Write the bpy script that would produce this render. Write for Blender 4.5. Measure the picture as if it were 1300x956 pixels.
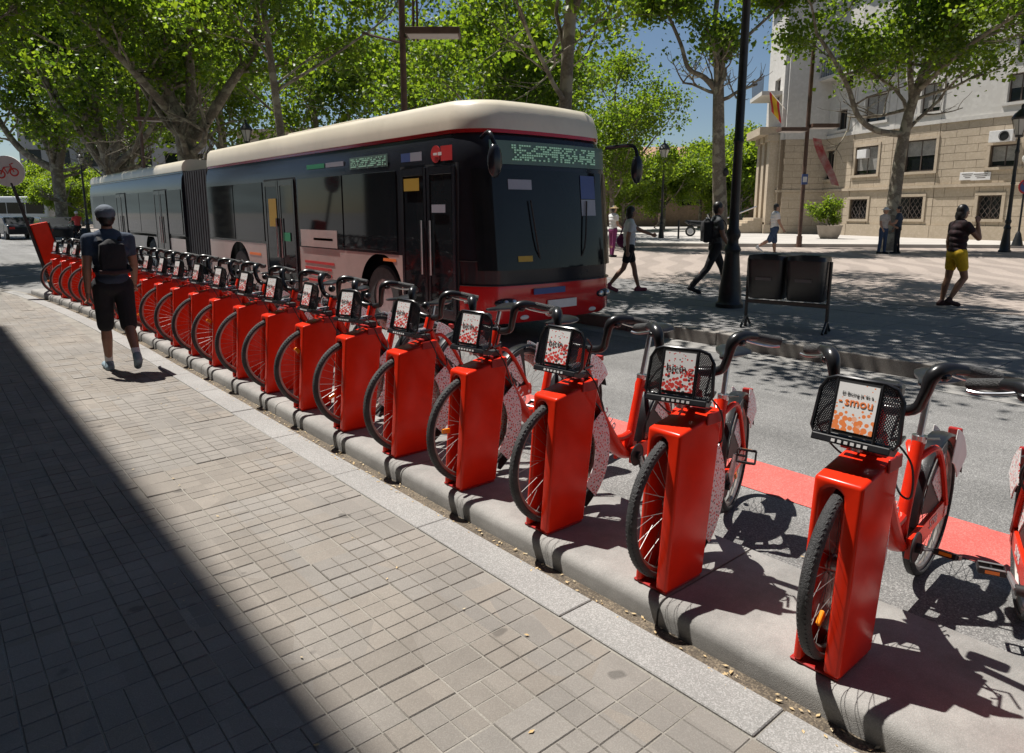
import bpy, bmesh, math, random
from mathutils import Vector, Matrix, Quaternion
for o in list(bpy.data.objects):
    bpy.data.objects.remove(o)
SC = bpy.context.scene
COL = SC.collection
R = math.radians
rng = random.Random(7)

# ------------------------------------------------------------------ camera (photo is 1300 x 956 px, optical centre at 650,433)
FPX, PCX, PCY, HORIZ, CAMH = 880.0, 650.0, 433.0, 270.0, 1.68
PITCH = math.atan((PCY - HORIZ) / FPX)
HEAD = math.atan((PCX + 115.0) / math.hypot(FPX, PCY - HORIZ))   # street runs along +Y, camera turned to the right of it
FW = Vector((math.sin(HEAD) * math.cos(PITCH), math.cos(HEAD) * math.cos(PITCH), -math.sin(PITCH)))
RT = Vector((math.cos(HEAD), -math.sin(HEAD), 0))
UP = RT.cross(FW)
CAM = Vector((0, 0, CAMH))
FWH = Vector((math.sin(HEAD), math.cos(HEAD), 0))
cd = bpy.data.cameras.new('camera'); cam = bpy.data.objects.new('camera', cd); COL.objects.link(cam)
cd.sensor_width = 36.0; cd.lens = FPX / 1300 * 36.0
cd.shift_y = -(478.0 - PCY) / 1300.0
cd.clip_start = 0.05; cd.clip_end = 6000
cam.location = CAM
cam.rotation_euler = Matrix((RT, UP, -FW)).transposed().to_euler()
SC.camera = cam

# ------------------------------------------------------------------ sky, sun, exposure
SUNV = Vector((-0.10, 0.42, 1.0)).normalized()
w = bpy.data.worlds.new('World'); SC.world = w; w.use_nodes = True
nt = w.node_tree; bg = nt.nodes['Background']
sky = nt.nodes.new('ShaderNodeTexSky'); sky.sky_type = 'NISHITA'; sky.sun_disc = False
sky.sun_elevation = math.asin(SUNV.z); sky.sun_rotation = math.atan2(SUNV.x, SUNV.y)
sky.air_density = 1.0; sky.dust_density = 0.25; sky.ozone_density = 2.2; sky.altitude = 50
nt.links.new(sky.outputs[0], bg.inputs[0]); bg.inputs[1].default_value = 0.05
sl = bpy.data.lights.new('sun', 'SUN'); sl.energy = 5.0; sl.angle = R(0.53); sl.color = (1.0, 0.955, 0.89)
so = bpy.data.objects.new('sun', sl); COL.objects.link(so); so.rotation_euler = (-SUNV).to_track_quat('-Z', 'Y').to_euler()
so.location = (0, 0, 60)
SC.view_settings.view_transform = 'Standard'; SC.view_settings.look = 'None'; SC.view_settings.gamma = 1.0
SC.view_settings.exposure = 0.58
SC.cycles.max_bounces = 7; SC.cycles.diffuse_bounces = 2; SC.cycles.glossy_bounces = 3; SC.cycles.transmission_bounces = 4; SC.cycles.sample_clamp_indirect = 6.0

# pixel helpers: a pixel is only a direction, distance comes from the surface touched
def ray(x, y): return FW * FPX + RT * (x - PCX) - UP * (y - PCY)
def gnd(x, y, z=0.0):
    d = ray(x, y); return CAM + d * ((z - CAMH) / d.z)
def cl(f, l, z=0.0):           # camera-forward / lateral metres -> world
    p = FWH * f + RT * l; return Vector((p.x, p.y, z))
def proj(P):
    d = Vector(P) - CAM; k = d.dot(FW)
    if k <= 0.05: return None
    return PCX + FPX * d.dot(RT) / k, PCY - FPX * d.dot(UP) / k

# ------------------------------------------------------------------ materials
MATS = {}
def mat(name, col, rough=0.6, metal=0.0, var=0.0, vscale=3.0, bump=0.0, bscale=40.0, coat=0.0, col2=None, emit=None, spec=None, dirt=0.0, dscale=1.5):
    if name in MATS: return MATS[name]
    m = bpy.data.materials.new(name); m.use_nodes = True
    n = m.node_tree; b = n.nodes['Principled BSDF']
    b.inputs['Base Color'].default_value = (*col, 1); b.inputs['Roughness'].default_value = rough; b.inputs['Metallic'].default_value = metal
    if coat: b.inputs['Coat Weight'].default_value = coat; b.inputs['Coat Roughness'].default_value = 0.08
    if spec is not None: b.inputs['Specular IOR Level'].default_value = spec
    if emit: b.inputs['Emission Color'].default_value = (*emit[0], 1); b.inputs['Emission Strength'].default_value = emit[1]
    if var or bump or dirt:
        tc = n.nodes.new('ShaderNodeTexCoord'); src = tc.outputs['Object']
    last = None
    if var or dirt:
        nz = n.nodes.new('ShaderNodeTexNoise'); nz.inputs['Scale'].default_value = vscale; nz.inputs['Detail'].default_value = 6; nz.inputs['Roughness'].default_value = 0.65
        n.links.new(src, nz.inputs['Vector'])
        mx = n.nodes.new('ShaderNodeMix'); mx.data_type = 'RGBA'
        c2 = col2 or tuple(c * (1 - var) for c in col)
        c1 = col if col2 else tuple(min(1, c * (1 + var)) for c in col)
        mx.inputs[6].default_value = (*c1, 1); mx.inputs[7].default_value = (*c2, 1)
        mr = n.nodes.new('ShaderNodeMapRange'); mr.inputs[1].default_value = 0.35; mr.inputs[2].default_value = 0.65
        n.links.new(nz.outputs[0], mr.inputs[0]); n.links.new(mr.outputs[0], mx.inputs[0]); last = mx.outputs[2]
    if dirt:
        d = n.nodes.new('ShaderNodeTexNoise'); d.inputs['Scale'].default_value = dscale; d.inputs['Detail'].default_value = 9; d.inputs['Roughness'].default_value = 0.75
        n.links.new(src, d.inputs['Vector'])
        r2 = n.nodes.new('ShaderNodeMapRange'); r2.inputs[1].default_value = 0.5; r2.inputs[2].default_value = 0.72; r2.inputs[4].default_value = dirt
        n.links.new(d.outputs[0], r2.inputs[0])
        m2 = n.nodes.new('ShaderNodeMix'); m2.data_type = 'RGBA'; m2.inputs[7].default_value = (0.06, 0.05, 0.04, 1)
        n.links.new(r2.outputs[0], m2.inputs[0]); n.links.new(last, m2.inputs[6]); last = m2.outputs[2]
    if last: n.links.new(last, b.inputs['Base Color'])
    if bump:
        nb = n.nodes.new('ShaderNodeTexNoise'); nb.inputs['Scale'].default_value = bscale; nb.inputs['Detail'].default_value = 8
        n.links.new(src, nb.inputs['Vector'])
        bp = n.nodes.new('ShaderNodeBump'); bp.inputs['Strength'].default_value = bump; bp.inputs['Distance'].default_value = 0.02
        n.links.new(nb.outputs[0], bp.inputs['Height']); n.links.new(bp.outputs[0], b.inputs['Normal'])
    MATS[name] = m; return m

RED = mat('red_paint', (0.66, 0.026, 0.008), 0.25, var=0.10, vscale=9, spec=0.3, dirt=0.12, dscale=6)
DOCKRED = mat('dock_red', (0.68, 0.026, 0.007), 0.25, var=0.08, vscale=6, spec=0.22, dirt=0.07, dscale=7)
DARKRED = mat('dark_red', (0.33, 0.012, 0.010), 0.4, var=0.2)
RUBBER = mat('rubber', (0.035, 0.035, 0.036), 0.62, var=0.35, vscale=14, bump=0.5, bscale=220, dirt=0.0)
BLACKP = mat('black_plastic', (0.014, 0.014, 0.016), 0.28, var=0.3, vscale=12)
BLACKM = mat('black_matt', (0.02, 0.02, 0.021), 0.55, var=0.3, vscale=9)
SPOKE = mat('spoke_steel', (0.30, 0.29, 0.28), 0.5, metal=0.6)
STEEL = mat('steel', (0.62, 0.62, 0.63), 0.28, metal=1.0, var=0.1, vscale=20)
ALU = mat('aluminium', (0.48, 0.48, 0.49), 0.42, metal=0.9, var=0.15, vscale=16)
RIM = mat('rim_alloy', (0.30, 0.27, 0.25), 0.4, metal=0.7, var=0.2, vscale=12)
ORANGE = mat('orange_reflector', (0.9, 0.27, 0.01), 0.25, coat=0.4)
WHITEP = mat('white_plastic', (0.70, 0.69, 0.68), 0.4, var=0.06, dirt=0.15, dscale=8)
INK = mat('black_ink', (0.02, 0.02, 0.02), 0.5)
REDINK = mat('red_ink', (0.62, 0.05, 0.04), 0.5)
ORINK = mat('orange_ink', (0.85, 0.22, 0.05), 0.5)
WHITEINK = mat('white_ink', (0.75, 0.74, 0.73), 0.5)
IRON = mat('cast_iron', (0.012, 0.013, 0.014), 0.42, var=0.4, vscale=8, bump=0.15, bscale=60)
BROWNM = mat('rust_brown_steel', (0.10, 0.055, 0.04), 0.6, var=0.3, vscale=5)
GLASS = mat('dark_glass', (0.010, 0.012, 0.014), 0.06, spec=0.35, var=0.3, vscale=0.8)

def confetti(name, base=(0.78, 0.77, 0.76), scale=70, dots=((0.65, 0.06, 0.05), (0.06, 0.05, 0.05)), grad=(-0.07, 0.06)):
    m = bpy.data.materials.new(name); m.use_nodes = True; n = m.node_tree; b = n.nodes['Principled BSDF']; b.inputs['Roughness'].default_value = 0.35
    tc = n.nodes.new('ShaderNodeTexCoord')
    v = n.nodes.new('ShaderNodeTexVoronoi'); v.inputs['Scale'].default_value = scale; n.links.new(tc.outputs['Object'], v.inputs['Vector'])
    sp = n.nodes.new('ShaderNodeSeparateXYZ'); n.links.new(tc.outputs['Object'], sp.inputs[0])
    mr = n.nodes.new('ShaderNodeMapRange'); mr.inputs[1].default_value = grad[0]; mr.inputs[2].default_value = grad[1]; mr.inputs[3].default_value = 0.62; mr.inputs[4].default_value = 0.16
    n.links.new(sp.outputs[2], mr.inputs[0])
    lt = n.nodes.new('ShaderNodeMath'); lt.operation = 'LESS_THAN'; n.links.new(v.outputs['Distance'], lt.inputs[0])
    n.links.new(mr.outputs[0], lt.inputs[1])
    sc = n.nodes.new('ShaderNodeSeparateColor'); n.links.new(v.outputs['Color'], sc.inputs[0])
    g = n.nodes.new('ShaderNodeMath'); g.operation = 'GREATER_THAN'; g.inputs[1].default_value = 0.86; n.links.new(sc.outputs[0], g.inputs[0])
    m1 = n.nodes.new('ShaderNodeMix'); m1.data_type = 'RGBA'; m1.inputs[6].default_value = (*dots[0], 1); m1.inputs[7].default_value = (*dots[1], 1); n.links.new(g.outputs[0], m1.inputs[0])
    m2 = n.nodes.new('ShaderNodeMix'); m2.data_type = 'RGBA'; m2.inputs[6].default_value = (*base, 1); n.links.new(lt.outputs[0], m2.inputs[0]); n.links.new(m1.outputs[2], m2.inputs[7])
    n.links.new(m2.outputs[2], b.inputs['Base Color']); MATS[name] = m; return m
CONF = confetti('confetti_print', grad=(0.96, 1.11))
CONFG = confetti('confetti_guard', scale=75, grad=(-5, 5))
ORCONF = confetti('orange_print', scale=60, dots=((0.85, 0.25, 0.08), (0.85, 0.45, 0.3)), grad=(0.985, 1.03))

# ------------------------------------------------------------------ mesh builder
class MB:
    def __init__(s): s.v = []; s.f = []; s.m = []
    def add(s, vs, fs, mi=0):
        o = len(s.v); s.v += [tuple(p) for p in vs]; s.f += [tuple(i + o for i in q) for q in fs]; s.m += [mi] * len(fs); return s
    def box(s, a, b, mi=0, M=None):
        x0, y0, z0 = a; x1, y1, z1 = b
        vs = [Vector(p) for p in ((x0,y0,z0),(x1,y0,z0),(x1,y1,z0),(x0,y1,z0),(x0,y0,z1),(x1,y0,z1),(x1,y1,z1),(x0,y1,z1))]
        if M: vs = [M @ p for p in vs]
        return s.add(vs, [(0,3,2,1),(4,5,6,7),(0,1,5,4),(1,2,6,5),(2,3,7,6),(3,0,4,7)], mi)
    def tube(s, pts, r, n=8, mi=0, closed=False, cap=True, flat=None):
        pts = [Vector(p) for p in pts]; rs = r if isinstance(r, (list, tuple)) else [r] * len(pts)
        N = len(pts); rings = []; prev = None
        for i, p in enumerate(pts):
            if closed: t = pts[(i + 1) % N] - pts[i - 1]
            else: t = pts[min(i + 1, N - 1)] - pts[max(i - 1, 0)]
            t.normalize()
            if prev is None:
                a = Vector((0, 0, 1)) if abs(t.z) < 0.9 else Vector((0, 1, 0))
                u = t.cross(a).normalized()
            else:
                u = prev - t * prev.dot(t); u.normalize()
            prev = u; v = t.cross(u)
            fu, fv = flat if flat else (1, 1)
            rings.append([p + (u * math.cos(k * 2 * math.pi / n) * fu + v * math.sin(k * 2 * math.pi / n) * fv) * rs[i] for k in range(n)])
        vs = [q for rg in rings for q in rg]; fs = []
        for i in range(N if closed else N - 1):
            j = (i + 1) % N
            for k in range(n):
                k2 = (k + 1) % n; fs.append((i*n+k, i*n+k2, j*n+k2, j*n+k))
        if cap and not closed:
            fs.append(tuple(range(n - 1, -1, -1))); fs.append(tuple((N-1)*n + k for k in range(n)))
        return s.add(vs, fs, mi)
    def lathe(s, prof, n=24, c=(0,0,0), axis='z', mi=0, closed=False, a0=0.0, a1=2*math.pi):
        c = Vector(c); full = abs(a1 - a0 - 2*math.pi) < 1e-6; m = n if full else n + 1
        vs = []
        for (r, h) in prof:
            for k in range(m):
                a = a0 + (a1 - a0) * k / n; x, y = r*math.cos(a), r*math.sin(a)
                if axis == 'z': p = Vector((x, y, h))
                elif axis == 'y': p = Vector((x, h, y))
                else: p = Vector((h, x, y))
                vs.append(c + p)
        fs = []; P = len(prof)
        for i in range(P if closed else P - 1):
            j = (i + 1) % P
            for k in range(n):
                k2 = (k + 1) % m; fs.append((i*m+k, i*m+k2, j*m+k2, j*m+k))
        return s.add(vs, fs, mi)
    def torus(s, c, Rr, r, n=40, k=8, axis='y', mi=0, fl=1.0):
        pr = [(Rr + r*math.cos(2*math.pi*i/k), r*fl*math.sin(2*math.pi*i/k)) for i in range(k)]
        return s.lathe(pr, n, c, axis, mi, closed=True)
    def cyl(s, c, r, h, n=16, axis='z', mi=0):
        return s.lathe([(0.0001, -h/2), (r, -h/2), (r, h/2), (0.0001, h/2)], n, c, axis, mi)
    def prism(s, poly, y0, y1, axes='xz', mi=0):
        n = len(poly)
        def P(a, b, t):
            return {'xz': (a, t, b), 'xy': (a, b, t), 'yz': (t, a, b)}[axes]
        vs = [P(a, b, y0) for a, b in poly] + [P(a, b, y1) for a, b in poly]
        fs = [tuple(range(n)), tuple(range(2*n-1, n-1, -1))] + [((i+1)%n, i, n+i, n+(i+1)%n) for i in range(n)]
        return s.add(vs, fs, mi)
    def sphere(s, c, r, n=12, mi=0, sc=(1,1,1), M=None):
        vs = []; fs = []; h = max(4, n//2); c = Vector(c)
        for i in range(h + 1):
            t = math.pi * i / h
            for k in range(n):
                a = 2*math.pi*k/n
                p = Vector((r*math.sin(t)*math.cos(a)*sc[0], r*math.sin(t)*math.sin(a)*sc[1], r*math.cos(t)*sc[2]))
                vs.append(c + (M @ p if M else p))
        for i in range(h):
            for k in range(n):
                k2 = (k+1) % n; fs.append((i*n+k, (i+1)*n+k, (i+1)*n+k2, i*n+k2))
        return s.add(vs, fs, mi)
    def mesh(s, name, mats, smooth=False, bevel=0.0, seg=2, ang=35):
        me = bpy.data.meshes.new(name); me.from_pydata(s.v, [], s.f)
        mats = mats if isinstance(mats, (list, tuple)) else [mats]
        for m in mats: me.materials.append(m)
        me.polygons.foreach_set('material_index', s.m)
        bm = bmesh.new(); bm.from_mesh(me)
        bmesh.ops.remove_doubles(bm, verts=bm.verts, dist=1e-5)
        bmesh.ops.recalc_face_normals(bm, faces=bm.faces)
        if bevel:
            es = [e for e in bm.edges if len(e.link_faces) == 2 and e.calc_face_angle(0) > R(30)]
            bmesh.ops.bevel(bm, geom=es, offset=bevel, segments=seg, affect='EDGES', profile=0.5)
        if smooth:
            for f in bm.faces: f.smooth = True
            for e in bm.edges:
                if len(e.link_faces) == 2 and e.calc_face_angle(0) > R(ang): e.smooth = False
        bm.to_mesh(me); bm.free(); return me
    def build(s, name, mats, parent=None, smooth=False, bevel=0.0, seg=2, ang=35, loc=None):
        return obj(name, s.mesh(name, mats, smooth, bevel, seg, ang), parent, loc)

def obj(name, me, parent=None, loc=None):
    o = bpy.data.objects.new(name, me); COL.objects.link(o)
    if parent: o.parent = parent
    if loc is not None: o.location = loc
    return o
def tag(o, label=None, cat=None, group=None, kind=None):
    if label: o['label'] = label
    if cat: o['category'] = cat
    if group: o['group'] = group
    if kind: o['kind'] = kind
    return o
def thing(name, label, cat, loc=(0,0,0), rz=0.0, group=None):
    o = bpy.data.objects.new(name, None); COL.objects.link(o); o.location = loc; o.rotation_euler = (0, 0, rz); o.empty_display_size = 0.2
    return tag(o, label, cat, group)
def copy_tree(o, parent=None):
    c = o.copy(); COL.objects.link(c)
    if parent: c.parent = parent
    for ch in o.children: copy_tree(ch, c)
    return c
def struct(o): o['kind'] = 'structure'; return o
def text_mesh(txt, size, m, bold=0.0):
    cu = bpy.data.curves.new('t', 'FONT'); cu.body = txt; cu.size = size; cu.extrude = 0.0003; cu.offset = bold; cu.align_x = 'CENTER'; cu.align_y = 'CENTER'; cu.resolution_u = 3
    t = bpy.data.objects.new('t', cu); COL.objects.link(t)
    dg = bpy.context.evaluated_depsgraph_get(); me = bpy.data.meshes.new_from_object(t.evaluated_get(dg))
    bpy.data.objects.remove(t); me.materials.clear(); me.materials.append(m); return me
def bez(pts, n=6):     # smooth path through points (Catmull-Rom)
    P = [Vector(p) for p in pts]; out = []
    for i in range(len(P) - 1):
        p0 = P[max(i-1, 0)]; p1 = P[i]; p2 = P[i+1]; p3 = P[min(i+2, len(P)-1)]
        for k in range(n):
            t = k / n
            out.append(0.5*((2*p1) + (p2-p0)*t + (2*p0-5*p1+4*p2-p3)*t*t + (3*p1-p0-3*p2+p3)*t**3))
    out.append(P[-1]); return out
ORD = 'first second third fourth fifth sixth seventh eighth ninth tenth eleventh twelfth thirteenth fourteenth fifteenth sixteenth seventeenth eighteenth nineteenth twentieth twenty-first twenty-second twenty-third twenty-fourth'.split()

# ================================================================== SETTING
def xc(y):                       # the kerb line bends away near the street corner
    if y < 9: return 0.0
    d = -0.0056 * (y - 9) ** 2
    if y > 17.5: d -= 0.05 * (y - 17.5) ** 2
    return d
def yaw_at(y): return -math.atan((xc(y + 0.05) - xc(y - 0.05)) / 0.1)
def sheet(name, x0, y0, x1, y1, z, m, parent=None):
    mb = MB().add([(x0,y0,z),(x1,y0,z),(x1,y1,z),(x0,y1,z)], [(0,1,2,3)]); return mb.build(name, m, parent)

def ground_mat(name, base, speck, patch, sscale=260, pscale=0.7, bump=0.25, stain=0.0):
    m = bpy.data.materials.new(name); m.use_nodes = True; n = m.node_tree; b = n.nodes['Principled BSDF']; b.inputs['Roughness'].default_value = 0.85
    L = n.links; g = n.nodes.new('ShaderNodeNewGeometry'); P = g.outputs['Position']
    v = n.nodes.new('ShaderNodeTexVoronoi'); v.inputs['Scale'].default_value = sscale; L.new(P, v.inputs['Vector'])
    s = n.nodes.new('ShaderNodeSeparateColor'); L.new(v.outputs['Color'], s.inputs[0])
    mx = n.nodes.new('ShaderNodeMix'); mx.data_type = 'RGBA'; mx.inputs[6].default_value = (*base, 1); mx.inputs[7].default_value = (*speck, 1)
    pw = n.nodes.new('ShaderNodeMath'); pw.operation = 'POWER'; pw.inputs[1].default_value = 2.2; L.new(s.outputs[0], pw.inputs[0]); L.new(pw.outputs[0], mx.inputs[0])
    nz = n.nodes.new('ShaderNodeTexNoise'); nz.inputs['Scale'].default_value = pscale; nz.inputs['Detail'].default_value = 9; nz.inputs['Roughness'].default_value = 0.68; L.new(P, nz.inputs['Vector'])
    mr = n.nodes.new('ShaderNodeMapRange'); mr.inputs[1].default_value = 0.3; mr.inputs[2].default_value = 0.7; mr.inputs[3].default_value = 1 - patch; mr.inputs[4].default_value = 1 + patch
    L.new(nz.outputs[0], mr.inputs[0])
    hs = n.nodes.new('ShaderNodeVectorMath'); hs.operation = 'SCALE'; L.new(mx.outputs[2], hs.inputs[0]); L.new(mr.outputs[0], hs.inputs['Scale'])
    out = hs.outputs[0]
    if stain:
        v2 = n.nodes.new('ShaderNodeTexVoronoi'); v2.inputs['Scale'].default_value = 2.6; v2.inputs['Randomness'].default_value = 1; 
        nn = n.nodes.new('ShaderNodeTexNoise'); nn.inputs['Scale'].default_value = 9; L.new(P, nn.inputs['Vector'])
        va = n.nodes.new('ShaderNodeVectorMath'); va.operation = 'MULTIPLY_ADD'; va.inputs[1].default_value = (0.08, 0.08, 0.08); L.new(nn.outputs['Color'], va.inputs[0]); L.new(P, va.inputs[2])
        L.new(va.outputs[0], v2.inputs['Vector'])
        r2 = n.nodes.new('ShaderNodeMapRange'); r2.inputs[1].default_value = 0.06; r2.inputs[2].default_value = 0.09; r2.inputs[3].default_value = 1 - stain; r2.inputs[4].default_value = 1.0; L.new(v2.outputs['Distance'], r2.inputs[0])
        h2 = n.nodes.new('ShaderNodeVectorMath'); h2.operation = 'SCALE'; L.new(out, h2.inputs[0]); L.new(r2.outputs[0], h2.inputs['Scale']); out = h2.outputs[0]
    L.new(out, b.inputs['Base Color'])
    n2 = n.nodes.new('ShaderNodeTexNoise'); n2.inputs['Scale'].default_value = sscale * 0.7; n2.inputs['Detail'].default_value = 4; L.new(P, n2.inputs['Vector'])
    bp = n.nodes.new('ShaderNodeBump'); bp.inputs['Strength'].default_value = bump; bp.inputs['Distance'].default_value = 0.006; L.new(n2.outputs[0], bp.inputs['Height']); L.new(bp.outputs[0], b.inputs['Normal'])
    MATS[name] = m; return m, out, n

ASPH, ao, an = ground_mat('asphalt', (0.112, 0.11, 0.107), (0.30, 0.295, 0.285), 0.24, 190, 0.55, 0.6)
_g = an.nodes.new('ShaderNodeNewGeometry'); _m = an.nodes.new('ShaderNodeMapping'); _m.inputs['Scale'].default_value = (2.2, 0.10, 1); an.links.new(_g.outputs['Position'], _m.inputs[0])
_n = an.nodes.new('ShaderNodeTexNoise'); _n.inputs['Scale'].default_value = 1.0; _n.inputs['Detail'].default_value = 5; an.links.new(_m.outputs[0], _n.inputs['Vector'])
_r = an.nodes.new('ShaderNodeMapRange'); _r.inputs[1].default_value = 0.35; _r.inputs[2].default_value = 0.65; _r.inputs[3].default_value = 0.82; _r.inputs[4].default_value = 1.12; an.links.new(_n.outputs[0], _r.inputs[0])
_s = an.nodes.new('ShaderNodeVectorMath'); _s.operation = 'SCALE'; an.links.new(ao, _s.inputs[0]); an.links.new(_r.outputs[0], _s.inputs['Scale']); an.links.new(_s.outputs[0], an.nodes['Principled BSDF'].inputs['Base Color'])
CONC, _, _ = ground_mat('kerb_concrete', (0.225, 0.218, 0.205), (0.30, 0.29, 0.275), 0.30, 420, 2.6, 0.35, 0.3)
GRAN, _, _ = ground_mat('granite', (0.215, 0.21, 0.20), (0.36, 0.35, 0.34), 0.14, 230, 1.4, 0.25, 0.1)
DIRT, _, _ = ground_mat('gutter_dirt', (0.07, 0.055, 0.04), (0.20, 0.16, 0.11), 0.4, 160, 5, 0.8)
SLAB, _, _ = ground_mat('plaza_slab', (0.165, 0.160, 0.158), (0.24, 0.235, 0.23), 0.16, 120, 0.9, 0.25, 0.2)
KERBM, _, _ = ground_mat('kerb_stone', (0.20, 0.185, 0.165), (0.30, 0.28, 0.26), 0.25, 200, 1.8, 0.3)
JOINT, _, _ = ground_mat('joint_mortar', (0.20, 0.185, 0.16), (0.27, 0.25, 0.22), 0.3, 240, 3, 0.5)
REDRD, _, _ = ground_mat('red_road_paint', (0.52, 0.085, 0.07), (0.62, 0.17, 0.145), 0.18, 190, 2.5, 0.6)
FARG, _, _ = ground_mat('far_ground', (0.15, 0.145, 0.13), (0.2, 0.19, 0.17), 0.3, 2, 0.05, 0.1)

# 20 cm pavement tiles: colour steps from tile to tile
TILE, tout, tn = ground_mat('pavement_tile', (0.190, 0.176, 0.160), (0.240, 0.225, 0.206), 0.20, 330, 0.8, 0.3, 0.42)
L = tn.links; g = tn.nodes.new('ShaderNodeNewGeometry')
sv = tn.nodes.new('ShaderNodeVectorMath'); sv.operation = 'SNAP'; sv.inputs[1].default_value = (0.2, 0.2, 50); L.new(g.outputs['Position'], sv.inputs[0])
wn = tn.nodes.new('ShaderNodeTexWhiteNoise'); L.new(sv.outputs[0], wn.inputs['Vector'])
mr = tn.nodes.new('ShaderNodeMapRange'); mr.inputs[3].default_value = 0.89; mr.inputs[4].default_value = 1.09; L.new(wn.outputs['Value'], mr.inputs[0])
sv2 = tn.nodes.new('ShaderNodeTexNoise'); sv2.inputs['Scale'].default_value = 0.9; sv2.inputs['Detail'].default_value = 0
sn = tn.nodes.new('ShaderNodeVectorMath'); sn.operation = 'SNAP'; sn.inputs[1].default_value = (0.4, 0.8, 50); L.new(g.outputs['Position'], sn.inputs[0]); L.new(sn.outputs[0], sv2.inputs['Vector'])
tint = tn.nodes.new('ShaderNodeMix'); tint.data_type = 'RGBA'; tint.inputs[6].default_value = (1.03, 0.985, 0.93, 1); tint.inputs[7].default_value = (1.0, 0.99, 0.975, 1)
tr = tn.nodes.new('ShaderNodeMapRange'); tr.inputs[1].default_value = 0.45; tr.inputs[2].default_value = 0.55; L.new(sv2.outputs[0], tr.inputs[0]); L.new(tr.outputs[0], tint.inputs[0])
h3 = tn.nodes.new('ShaderNodeVectorMath'); h3.operation = 'SCALE'; L.new(tout, h3.inputs[0]); L.new(mr.outputs[0], h3.inputs['Scale'])
h4 = tn.nodes.new('ShaderNodeVectorMath'); h4.operation = 'MULTIPLY'; L.new(h3.outputs[0], h4.inputs[0]); L.new(tint.outputs[2], h4.inputs[1])
L.new(h4.outputs[0], tn.nodes['Principled BSDF'].inputs['Base Color'])

# wavy mosaic of the square
WAVE, wout, wnn = ground_mat('wave_mosaic', (0.275, 0.228, 0.196), (0.335, 0.285, 0.25), 0.10, 30, 0.4, 0.05)
L = wnn.links; g = wnn.nodes.new('ShaderNodeNewGeometry')
mp = wnn.nodes.new('ShaderNodeMapping'); mp.inputs['Rotation'].default_value = (0, 0, -HEAD + R(4)); L.new(g.outputs['Position'], mp.inputs[0])
sp = wnn.nodes.new('ShaderNodeSeparateXYZ'); L.new(mp.outputs[0], sp.inputs[0])
def mth(op, a, b=None):
    q = wnn.nodes.new('ShaderNodeMath'); q.operation = op
    for i, t in enumerate((a, b)):
        if t is None: continue
        if isinstance(t, (int, float)): q.inputs[i].default_value = t
        else: L.new(t, q.inputs[i])
    return q.outputs[0]
wv = mth('MULTIPLY', mth('SINE', mth('MULTIPLY', sp.outputs[0], 1.5)), 0.16)
st = mth('SINE', mth('MULTIPLY', mth('ADD', sp.outputs[1], wv), 6.5))
k = wnn.nodes.new('ShaderNodeMapRange'); k.inputs[1].default_value = -0.25; k.inputs[2].default_value = 0.25; k.inputs[3].default_value = 0.86; k.inputs[4].default_value = 1.07; L.new(st, k.inputs[0])
h = wnn.nodes.new('ShaderNodeVectorMath'); h.operation = 'SCALE'; L.new(wout, h.inputs[0]); L.new(k.outputs[0], h.inputs['Scale'])
L.new(h.outputs[0], wnn.nodes['Principled BSDF'].inputs['Base Color'])

struct(sheet('ground', -3000, -3000, 3000, 3000, -0.08, FARG))
ROAD = struct(sheet('road', -70, -40, 7.76, 190, -0.02, ASPH))
# red bus-lane line and pale gutter along the far kerb: sheets on the road
mk = MB()
yy = -8.0
while yy < 16:
    mk.add([(3.80+rng.uniform(-.006,.006), yy, -0.016), (4.28+rng.uniform(-.006,.006), yy, -0.016), (4.28+rng.uniform(-.006,.006), yy+0.5, -0.016), (3.80+rng.uniform(-.006,.006), yy+0.5, -0.016)], [(0,1,2,3)]); yy += 0.5
mk.build('painted_line', REDRD, ROAD)
sheet('gutter_strip', 7.36, -30, 7.74, 120, -0.016, CONC, ROAD)

# sidewalk body
sw = MB()
ys = [-12 + i * 0.5 for i in range(68)] + [22.0]
vs = []; 
for y in ys: vs += [(-1.0, y, -0.0042), (2.15 + xc(y), y, -0.0042)]
sw.add(vs, [(2*i, 2*i+1, 2*i+3, 2*i+2) for i in range(len(ys)-1)])
SIDE = struct(sw.build('sidewalk', JOINT))
# the tiles: four raised pads on a 20 cm tile
def tile_geo(mb, x, y, dz=0.0, tx=0.0, ty=0.0, kind=0):
    nx, ny = ((2, 2), (2, 1), (1, 2), (1, 1))[kind]          # worn tiles have lost one or both grooves
    for ix in range(nx):
        for iy in range(ny):
            sx, sy = (0.0975 if nx == 2 else 0.196), (0.0975 if ny == 2 else 0.196)
            a, b = 0.0020 + ix * 0.0985, 0.0020 + iy * 0.0985
            ii = 0.0032
            def P(u, v, z):
                return (x + u, y + v, z + dz + tx * (u - .1) + ty * (v - .1))
            vv = [P(a, b, -0.0045), P(a+sx, b, -0.0045), P(a+sx, b+sy, -0.0045), P(a, b+sy, -0.0045), P(a+ii, b+ii, 0), P(a+sx-ii, b+ii, 0), P(a+sx-ii, b+sy-ii, 0), P(a+ii, b+sy-ii, 0)]
            mb.add(vv, [(4,5,6,7), (0,1,5,4), (1,2,6,5), (2,3,7,6), (3,0,4,7)])
TILEMES = []
for kd in range(4):
    tm = MB(); tile_geo(tm, -0.1, -0.1, kind=kd); TILEMES.append(tm.mesh('paving_tile', TILE))
cand = []
ix = 0
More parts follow.
